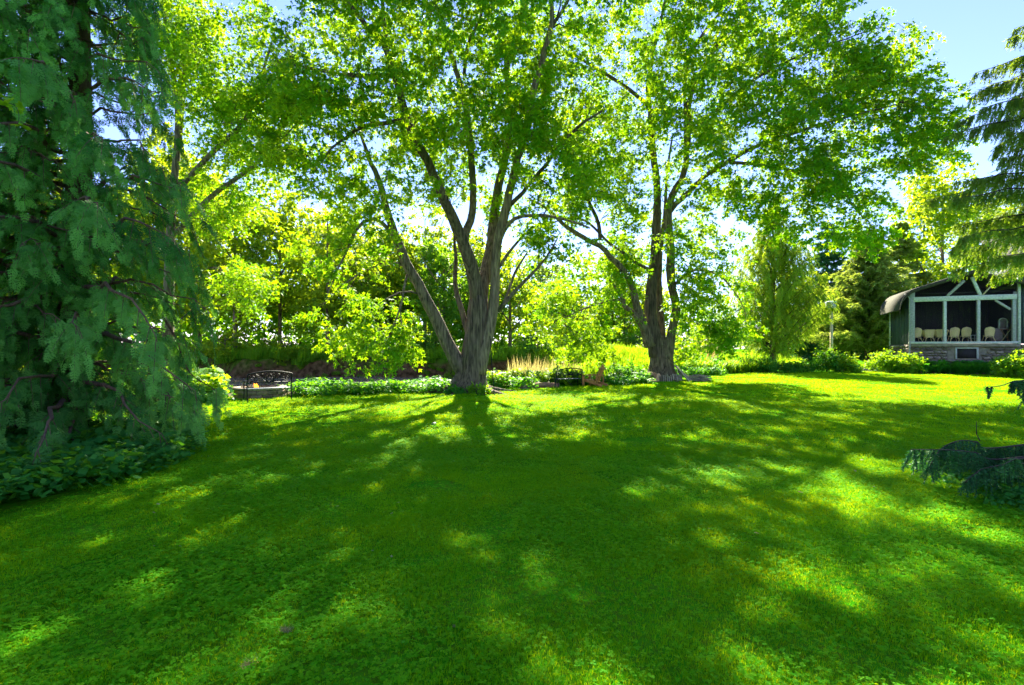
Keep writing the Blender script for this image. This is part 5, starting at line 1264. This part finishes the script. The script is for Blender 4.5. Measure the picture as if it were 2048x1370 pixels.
m = MB(); bbox_(m, (.28, 0, 4.50), (.02, .46, .22), .004); m.build('end_panel', M['yellow'], bh)

# ================================================================== HOUSE WITH SCREENED PORCH
hs = empty('house', (*HOUSE_A, hz(*HOUSE_A)), -HOUSE_T, 'blue grey board house with a dark screened porch raised on a stone base', 'house')
def hpart(name, mat, boxes, bev=.008, parent=None):
    m = MB()
    for c, s in boxes:
        if bev: bbox_(m, c, s, bev)
        else: box(m, c, s)
    return m.build(name, M[mat], parent or hs)
FZ, W, DP = 2.04, 5.3, 3.4
hpart('foundation', 'mortar', [((W / 2 + 3.4, .28, .78), (W + 6.9, .5, 2.16)), ((.2, DP / 2 + .4, .78), (.5, DP + .3, 2.16))], .01)
hpart('basement_dark_pane', 'dark', [((2.92, .02, 1.28), (1.02, .03, .60))], 0)  # flat dark pane standing in for the shaded opening
for c, s in [((2.38, 0, 1.3), (.09, .1, .72)), ((3.46, 0, 1.3), (.09, .1, .72)), ((2.92, 0, 1.63), (1.17, .1, .08))]: hpart('basement_frame', 'whitewood', [(c, s)])
stm = []
for s_ in range(7):
    m = MB(); bbox_(m, (0, 0, 0), (1, .14, 1), .07, jit=.05); stm.append(m.mesh('stone', M['stone'], True))
z = -.1
while z < 1.74:
    h = rng.uniform(.13, .24); x = -.03
    while x < 12:
        w = rng.uniform(.28, .65)
        if not (x + w > 2.30 and x < 3.55 and z + h > .95): link('stone', stm[rng.integers(0, 7)], hs, (x + w / 2, .015, z + h / 2), None, (w * .94, 1, h * .9))
        x += w
    y = .1
    while y < DP:
        w = rng.uniform(.28, .6); link('stone', stm[rng.integers(0, 7)], hs, (-.06, y + w / 2, z + h / 2), (0, 0, math.pi / 2), (w * .94, 1, h * .9)); y += w
    z += h
hpart('sill_beam', 'whitewood', [((W / 2, -.03, FZ - .06), (W + .15, .34, .13))]); hpart('rim_board', 'mortar', [((W / 2, -.02, FZ - .22), (W + .1, .24, .18))])
hpart('porch_floor', 'floor', [((W / 2, DP / 2 + .1, FZ - .03), (W, DP - .1, .06))], 0)
BT = 4.98
for x, w in ((.07, .28), (1.80, .15), (3.50, .15), (5.22, .15)): hpart('porch_post', 'whitewood', [((x, 0, (FZ + BT) / 2 - (.16 if x > .1 else -.17)), (w, .2, BT - FZ - (.32 if x > .1 else -.34)))])
hpart('front_beam', 'whitewood', [((W / 2 + .1, -.012, BT - .16), (W - .1, .22, .31))])
PK = (3.1, 6.42)
def strut(name, x0, z0, x1, z1, w, mat='whitewood', y=.0):
    a = math.atan2(z1 - z0, x1 - x0); m = MB(); c, s = math.cos(a), math.sin(a)
    bbox_(m, ((x0 + x1) / 2, y, (z0 + z1) / 2), (math.hypot(x1 - x0, z1 - z0), .12, w), .008, R=np.array([[c, 0, -s], [0, 1, 0], [s, 0, c]])); return m.build(name, M[mat], hs)
strut('gable_brace', 1.92, BT, 2.80, 5.95, .16); strut('gable_brace', 3.60, BT, 3.18, 6.15, .17); strut('gable_brace', 3.72, BT, 4.25, 5.70, .06, 'post'); strut('corner_brace', 4.35, BT - .34, 5.1, BT - .95, .13, 'whitewood', .06)
# insect screens: three bays and the gable
for x0, x1 in ((.21, 1.725), (1.875, 3.425), (3.575, 5.145)):
    m = MB(); m.add([(x0, .05, FZ + .01), (x1, .05, FZ + .01), (x1, .05, BT - .32), (x0, .05, BT - .32)], [[0, 1, 2, 3]]); m.build('screen', M['screen'], hs)
m = MB(); m.add([(.21, .06, BT + .0), (5.9, .06, BT), (5.9, .06, 5.5), (3.1, .06, 6.3), (.21, .06, 5.45)], None, [[0, 1, 2], [0, 2, 3], [0, 3, 4]]); m.build('screen', M['screen'], hs)
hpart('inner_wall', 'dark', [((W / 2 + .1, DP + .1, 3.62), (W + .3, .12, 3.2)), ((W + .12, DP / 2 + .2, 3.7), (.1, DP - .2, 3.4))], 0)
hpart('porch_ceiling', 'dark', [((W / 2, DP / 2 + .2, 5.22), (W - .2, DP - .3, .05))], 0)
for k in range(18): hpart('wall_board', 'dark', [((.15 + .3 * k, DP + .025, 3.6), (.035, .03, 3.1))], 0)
# left side wall, board and batten
hpart('side_wall', 'siding', [((-.02, DP / 2 + .25, 3.55), (.1, DP + .1, 3.5))], 0)
for k in range(12): hpart('batten', 'batten', [((-.085, .28 + k * .30, 3.5), (.03, .05, 3.4))], .004)
hpart('side_trim', 'whitewood', [((-.08, DP + .33, 3.1), (.14, .1, 4.2))])
m = MB(); tube(m, resample([(-.38, -.22, 5.18), (-.2, -.2, 5.06), (-.10, -.17, 4.9), (-.10, -.17, 4.5), (-.10, -.17, 2.2), (-.10, -.17, .3)], .2), .05, 8); m.build('downspout', M['whitewood'], hs, True)
# roof: gentle gable whose left eave curls down past the wall
prof = [(-.70, 4.05), (-.66, 4.40), (-.54, 4.76), (-.34, 5.06), (-.08, 5.30), (.4, 5.50), (PK[0], PK[1]), (6.6, 5.28)]
pf = np.array(prof); m = MB(); y0, y1, th = -.42, DP + .5, .11
V = np.concatenate([np.stack([pf[:, 0], np.full(8, y), pf[:, 1] + dz], 1) for y in (y0, y1) for dz in (0, th)])
Qs = []
for k in range(7): Qs += [[k, k + 1, 17 + k, 16 + k], [8 + k, 24 + k, 25 + k, 9 + k], [k, 8 + k, 9 + k, k + 1], [16 + k, 17 + k, 25 + k, 24 + k]]
Qs += [[0, 16, 24, 8], [7, 15, 31, 23]]
m.add(V, Qs); m.build('porch_roof', M['roof'], hs)
m = MB(); pr = np.stack([pf[:, 0], np.full(8, y0 - .02), pf[:, 1] + .02], 1)
for k in range(7):
    a, c = pr[k], pr[k + 1]; m.add([a + [0, -.01, -.14], c + [0, -.01, -.14], c + [0, -.01, .10], a + [0, -.01, .10], a + [0, .03, -.14], c + [0, .03, -.14], c + [0, .03, .10], a + [0, .03, .10]], [[0, 1, 2, 3], [5, 4, 7, 6], [3, 2, 6, 7], [1, 0, 4, 5]])
m.build('rake_board', M['roof'], hs)
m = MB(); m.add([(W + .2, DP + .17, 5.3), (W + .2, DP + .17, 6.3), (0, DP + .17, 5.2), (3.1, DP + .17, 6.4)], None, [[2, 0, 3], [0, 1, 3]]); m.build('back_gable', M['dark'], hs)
# main house wall to the right with window
hpart('main_wall', 'siding', [((W + 4.0, .25, 4.6), (7.5, .3, 5.4))], 0)
for k in range(24): hpart('batten', 'batten', [((W + .42 + k * .30, .085, 4.6), (.05, .03, 5.3))], .004)
hpart('corner_board', 'whitewood', [((W + .06, .14, 3.5), (.2, .08, 3.3))])
hpart('corner_board', 'whitewood', [((W + .2, .06, 4.55), (.13, .16, 5.4))])
for wx in (W + 1.05, W + 4.0):
    wf = hpart('window', 'whitepaint', [((wx - .55, .06, 3.7), (.11, .12, 1.5)), ((wx + .55, .06, 3.7), (.11, .12, 1.5)), ((wx, .06, 4.40), (.99, .12, .1)), ((wx, .06, 3.0), (.99, .12, .1)), ((wx, .065, 3.7), (.99, .08, .05))])
    m = MB(); box(m, (wx, .08, 3.7), (.99, .02, 1.3)); m.build('pane', M['glass'], wf)
m = MB(); V = [(W - .2, -.7, 6.55), (W + 8, -.7, 6.55), (W + 8, 4, 9.0), (W - .2, 4, 9.0)]; V = V + [(x, y, zz + .16) for x, y, zz in V]
m.add(V, [[3, 2, 1, 0], [4, 5, 6, 7], [0, 1, 5, 4], [1, 2, 6, 5], [2, 3, 7, 6], [3, 0, 4, 7]]); m.build('main_roof', M['roof'], hs)
hpart('upper_wall', 'siding', [((W + 4.0, 3.8, 6.4), (7.6, .3, 4.6)), ((W + .25, 2.1, 6.3), (.2, 3.3, 1.4))], 0)

# ---- furniture inside the porch ------------------------------------------
def s_of(px, v):
    r = (px - PX0) / FPX; return (r * (HOUSE_A[1] + HV[1] * v) - HOUSE_A[0] - HV[0] * v) / (HU[0] - r * HU[1])
def porch(px, v): w = hloc(s_of(px, v), v); return (w[0], w[1], hz(*HOUSE_A) + FZ)
def wicker_chair(wide):
    t = empty('wicker_chair', (0, 0, 0), 0, 'x', 'chair', 'wicker chairs standing along the porch screen'); Wk = M['wicker']
    hw, hh, z0 = (.27, .95, .40) if not wide else (.28, .80, .36)
    # woven back, slightly wrapped, with a rounded head
    m = MB(); nu, nv = 9, 9; V = []
    for j in range(nv):
        f = j / (nv - 1); z = z0 - .06 + f * (hh - z0 + .06); ww = hw * math.sqrt(max(.0, 1 - max(0, (f - .5) / .5) ** 2.6)) * (.80 + .25 * f) if not wide else hw * (.78 + .22 * f)
        for k in range(nu): g = k / (nu - 1) * 2 - 1; V.append((g * ww, -.22 - .10 * f + .09 * g * g, z))
    Vb = np.array(V); V2 = Vb + [0, .025, 0]; q = [[j * nu + k, j * nu + k + 1, j * nu + nu + k + 1, j * nu + nu + k] for j in range(nv - 1) for k in range(nu - 1)]
    m.add(Vb, q); m.add(V2, [x[::-1] for x in q]); m.build('backrest', Wk, t, True)
    m = MB(); tube(m, [Vb[j * nu] for j in range(nv)], .016, 6); tube(m, [Vb[j * nu + nu - 1] for j in range(nv)], .016, 6)
    if wide: tube(m, Vb[-nu:], .018, 6)
    m.build('back_rim', Wk, t, True)
    m = MB(); th = np.linspace(0, 2 * math.pi, 18, endpoint=False); top = np.stack([.26 * np.cos(th), .02 + .25 * np.sin(th), np.full(18, z0)], 1); bot = top - [0, 0, .07]
    m.add(np.vstack([top, bot, [[0, .02, z0 + .015]]]), [[18 + k, 18 + (k + 1) % 18, (k + 1) % 18, k] for k in range(18)], [[k, (k + 1) % 18, 36] for k in range(18)]); m.build('seat', Wk, t)
    for sx in (-1, 1):
        for y0, y1 in ((-.16, -.27), (.18, .24)):
            m = MB(); tube(m, resample([(sx * .17, y0, z0 - .05), (sx * .20, (y0 + y1) / 2, z0 * .5), (sx * .26, y1, 0)], .08), .017, 6); m.build('leg', Wk, t, True)
    m = MB(); tube(m, arc(0, .14, .19, 15, 165, 10, .16, -.2), .013, 6); m.build('stretcher', Wk, t, True)
    if wide:
        for sx in (-1, 1):
            m = MB(); tube(m, resample([(sx * .28, -.28, hh - .02), (sx * .40, -.15, hh - .10), (sx * .42, .1, .58), (sx * .36, .28, .50), (sx * .30, .30, .36)], .05), .03, 8); m.build('armrest', Wk, t, True)
            m = MB(); m.add([(sx * .27, -.24, z0), (sx * .30, -.26, hh - .04), (sx * .41, -.1, hh - .14), (sx * .41, .1, .57), (sx * .35, .26, .50), (sx * .29, .26, z0)], None, [[0, 1, 2], [0, 2, 3], [0, 3, 4], [0, 4, 5]]); m.build('arm_panel', Wk, t)
    return t
c1, c2 = wicker_chair(False), wicker_chair(True)
for k, (px, proto, first, rz, lab) in enumerate([(1832, c1, True, .05, 'tall round backed wicker chair next to the left corner post of the porch'), (1907, c1, False, 0, 'round backed wicker chair just right of the left middle post'),
        (1930, c1, False, .04, 'round backed wicker chair beside the small white table'), (1977, c1, False, -.05, 'round backed wicker chair alone in the right hand porch bay'),
        (1857, c2, True, .0, 'wide low wicker armchair in the middle of the left porch bay'), (1880, c2, False, .1, 'low wicker armchair half hidden behind the left middle post')]):
    o = proto if first else copy_tree(proto); o['label'] = lab; o.location = porch(px, .62); o.rotation_euler = (0, 0, -HOUSE_T + rz)
t = empty('side_table', porch(1945.5, .6), -HOUSE_T, 'small white side table beside a wicker chair on the porch', 'table')
m = MB(); bbox_(m, (0, 0, .42), (.36, .36, .03), .006); m.build('table_top', M['whitewood'], t)
m = MB(); bbox_(m, (0, 0, .2), (.32, .32, .02), .005); m.build('shelf', M['whitewood'], t)
for x in (-.15, .15):
    for y in (-.15, .15): m = MB(); box(m, (x, y, .205), (.03, .03, .41)); m.build('leg', M['whitewood'], t)
t = empty('folding_table', porch(2009, .75), -HOUSE_T, 'red brown wooden stand with crossed legs at the right end of the porch', 'table')
m = MB(); bbox_(m, (0, 0, .78), (.52, .4, .03), .006); m.build('table_top', M['redwood'], t)
for s in (-1, 1):
    a = math.atan2(.76, .44 * s); m = MB(); bbox_(m, (0, -.12 - .03 * s, .38), (.87, .03, .05), .004, R=np.array([[math.cos(a), 0, -math.sin(a)], [0, 1, 0], [math.sin(a), 0, math.cos(a)]])); m.build('crossed_leg', M['post'] if s > 0 else M['redwood'], t)
for x in (-.22, .22): m = MB(); box(m, (x, .15, .385), (.04, .04, .77)); m.build('leg', M['redwood'], t)
p = porch(2006, .78); t = empty('arched_lantern', (p[0], p[1], p[2] + .797), -HOUSE_T, 'pale arched lantern cabinet standing on the red brown stand', 'lantern')
m = MB()
for x in (-.2, .2): box(m, (x, 0, .26), (.05, .16, .52))
box(m, (0, 0, .02), (.35, .16, .04)); tube(m, arc(0, .52, .2, 0, 180, 12, .17), .03, 6); m.build('frame', M['whitewood'], t)
m = MB(); aa = arc(0, .52, .19, 0, 180, 12, .16, .05); m.add(np.vstack([aa, [[0, .05, .50]]]), None, [[k, k + 1, 12] for k in range(11)]); box(m, (0, .06, .28), (.34, .01, .48)); m.build('back_panel', M['sheet'], t)
t = empty('cloth_covered_chest', porch(1992, .95), -HOUSE_T, 'chest under a dull brown cloth beside the red brown stand', 'chest')
m = MB(); bbox_(m, (0, 0, .46), (.52, .5, .80), .04, jit=.01); m.build('cloth', M['sheet'], t); m = MB(); box(m, (0, 0, .03), (.48, .46, .06)); m.build('base', M['redwood'], t)

# ================================================================== GARDEN PLANTS
def fern_mesh():
    m = MB(); n = 15; Vs = []
    f = lambda s: np.array([0, s * .62, s * 1.0 - .42 * s ** 3])
    for i in range(n):
        s = .12 + .86 * i / n; c = f(s); L = .20 * math.sin(math.pi * (.12 + .86 * i / n)) ** .8
        for sx in (-1, 1):
            d = np.array([sx * L, .05, .02]); m.add([c - [0, .012, .02], c + d * .5 + [0, -.02, 0], c + d, c + d * .5 + [0, .022, .02]], [[0, 1, 2, 3]], None, rng.uniform(0, 1))
    pts = np.array([f(s) for s in np.linspace(0, 1, 8)]); tube(m, pts, np.linspace(.012, .003, 8), 3, cap=False); return m.mesh('frond', M['fern'])
fm_ = [fern_mesh() for _ in range(3)]
for k in range(17):
    px = 1836 + 12.6 * k + rng.uniform(-3, 3); v = -.55 - .75 * (k % 2) - rng.uniform(0, .25); w = hloc(s_of(px, v), v)
    g = empty('ostrich_fern', (w[0], w[1], hz(*w)), rng.uniform(0, 6), ORD[k] + ' fern from the left in the row of tall ferns below the porch', 'fern', 'ferns growing along the porch base')
    hgt_ = rng.uniform(1.15, 1.5) * (1.12 if k % 2 == 0 else .9)
    for j in range(9):
        a = j * 2 * math.pi / 9 + rng.uniform(-.2, .2); link('frond', fm_[j % 3], g, (0, 0, 0), (rng.uniform(-.2, .12), rng.uniform(-.15, .15), a), (hgt_ * rng.uniform(.85, 1.1),) * 3)
for (px, d, rx, h, n, mt, lab) in [
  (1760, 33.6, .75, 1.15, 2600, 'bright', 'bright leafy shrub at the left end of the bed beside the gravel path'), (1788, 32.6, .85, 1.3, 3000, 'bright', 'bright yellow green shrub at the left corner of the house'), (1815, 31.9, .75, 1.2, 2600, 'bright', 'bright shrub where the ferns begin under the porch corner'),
  (1655, 33.6, .85, 1.25, 2800, 'cover', 'rounded dark leaved shrub at the left of the bird house bed'), (1682, 33.4, .9, 1.2, 2800, 'bright', 'sunlit shrub at the foot of the bird house pole'), (1700, 33.2, .6, .8, 1500, 'bright', 'low sunlit shrub at the right end of the bird house bed'), (1652, 34.4, .35, 2.2, 900, 'bright', 'taller yellow green stalk rising behind the bird house bed'),
  (2040, 26.8, 1.0, 1.35, 3200, 'bright', 'bright garden shrub at the right edge in front of the house'), (2012, 27.6, .55, .8, 1400, 'bright', 'low bright shrub left of the garden shrub at the right edge'),
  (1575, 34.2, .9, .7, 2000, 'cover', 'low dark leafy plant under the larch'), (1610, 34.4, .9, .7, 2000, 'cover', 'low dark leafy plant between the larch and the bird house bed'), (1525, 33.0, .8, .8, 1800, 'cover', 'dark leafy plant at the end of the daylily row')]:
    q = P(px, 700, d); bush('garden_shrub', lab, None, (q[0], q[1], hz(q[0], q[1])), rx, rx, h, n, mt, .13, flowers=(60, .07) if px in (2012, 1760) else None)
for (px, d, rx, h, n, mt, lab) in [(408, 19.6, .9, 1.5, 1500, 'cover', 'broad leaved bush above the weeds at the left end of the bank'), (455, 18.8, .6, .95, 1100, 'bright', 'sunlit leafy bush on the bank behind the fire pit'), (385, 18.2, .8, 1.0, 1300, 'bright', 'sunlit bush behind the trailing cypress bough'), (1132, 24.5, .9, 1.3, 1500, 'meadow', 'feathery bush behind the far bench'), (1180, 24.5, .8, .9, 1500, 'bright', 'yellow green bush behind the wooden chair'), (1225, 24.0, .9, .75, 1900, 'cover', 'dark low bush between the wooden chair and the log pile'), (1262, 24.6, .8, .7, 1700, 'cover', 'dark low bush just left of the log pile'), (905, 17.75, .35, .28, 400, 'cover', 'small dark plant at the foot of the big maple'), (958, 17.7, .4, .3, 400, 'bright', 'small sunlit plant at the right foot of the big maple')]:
    q = P(px, 700, d); bush('bank_shrub', lab, None, (q[0], q[1], hz(q[0], q[1])), rx, rx * .8, h, n, mt, .15 if px < 500 else .12)
lily = [strap_mesh(90, 1.25, .055, .75, 'bright', 'blades'), strap_mesh(80, 1.45, .06, .6, 'fern', 'blades'), strap_mesh(100, 1.1, .05, .9, 'bright', 'blades')]
for k in range(30):
    px = 1362 + 6.3 * k + rng.uniform(-3, 3); x0 = (px - PX0) / FPX
    d = 26.0
    for _ in range(12): d = edge(x0 * d) + 1.0 + .9 * (k % 3) * .8
    g = empty('daylily_clump', (x0 * d, d, hz(x0 * d, d)), rng.uniform(0, 6), ORD[k] + ' strap leaved daylily clump along the lawn edge counted from the firewood maple', 'plant', 'daylily clumps along the lawn edge')
    link('blades', lily[k % 3], g, None, None, (rng.uniform(.85, 1.15),) * 3)
reed = strap_mesh(34, 2.3, .035, .16, 'reed', 'stalks', .1)
for k in range(7):
    px = 1397 + 7 * k; d = 33.5 + .4 * (k % 3); q = P(px, 700, d); g = empty('dry_reed_clump', (q[0], q[1], hz(q[0], q[1])), k, ORD[k] + ' clump from the left of the straw coloured dry reeds behind the daylilies', 'reeds', 'dry reed clumps behind the daylilies'); link('stalks', reed, g, None, None, (rng.uniform(.8, 1.05),) * 3)

# litter on the lawn
n = 260; q = np.stack([rng.uniform(-14, 14, n), 2.2 + 13 * rng.uniform(0, 1, n) ** 1.4], 1); q = q[in_view(q[:, 0], q[:, 1], 1) & (q[:, 0] > -4.6)]; n = len(q)
m = MB(); put(m, KITE_V, KITE_Q, np.column_stack([q, rng.uniform(.02, .045, n)]), frames(np.column_stack([rng.normal(size=(n, 2)), rng.normal(0, .3, n)]), norm(np.array([0, 0, 1]) + rng.normal(0, .4, (n, 3)))), rng.uniform(.02, .05, n), rng.uniform(0, 1, n), False)
tag(m.build('fallen_leaves', M['plume']), 'small dry leaves and straw scattered over the lawn', None, None, 'stuff')
# small things on the lawn
for (px, py, lab) in [(495, 1343, 'little tuft of dry grey grass at the lower left of the lawn'), (572, 1272, 'dry grey grass tuft beside the sunlit patch in the near lawn')]:
    d = 1600 / (py - HOR); q = P(px, py, d); m = MB(); n = 90
    p0 = np.stack([rng.normal(0, .014, n), rng.normal(0, .014, n), np.full(n, .0)], 1); dr = norm(np.stack([rng.normal(size=n), rng.normal(size=n), rng.uniform(.2, 1.2, n)], 1)); sd = norm(np.cross(dr, rng.normal(size=(n, 3)))) * .0016
    V = np.stack([p0 - sd, p0 + sd, p0 + dr * rng.uniform(.02, .05, (n, 1))], 1).reshape(-1, 3); m.add(V, None, np.arange(3 * n).reshape(-1, 3))
    g = empty('dry_grass_tuft', (q[0], q[1], .03), 0, lab, 'grass tuft'); m.build('blades', M['plume'], g)
q = P(1608, 997, 5.33); m = MB(); m.add(LEAF_V * .10, None, LEAF_T); o = m.build('fallen_leaf', M['reed']); o.location = (q[0], q[1], .06); o.rotation_euler = (.3, .2, 1); tag(o, 'single yellow fallen leaf lying on the lawn at the right', 'leaf')
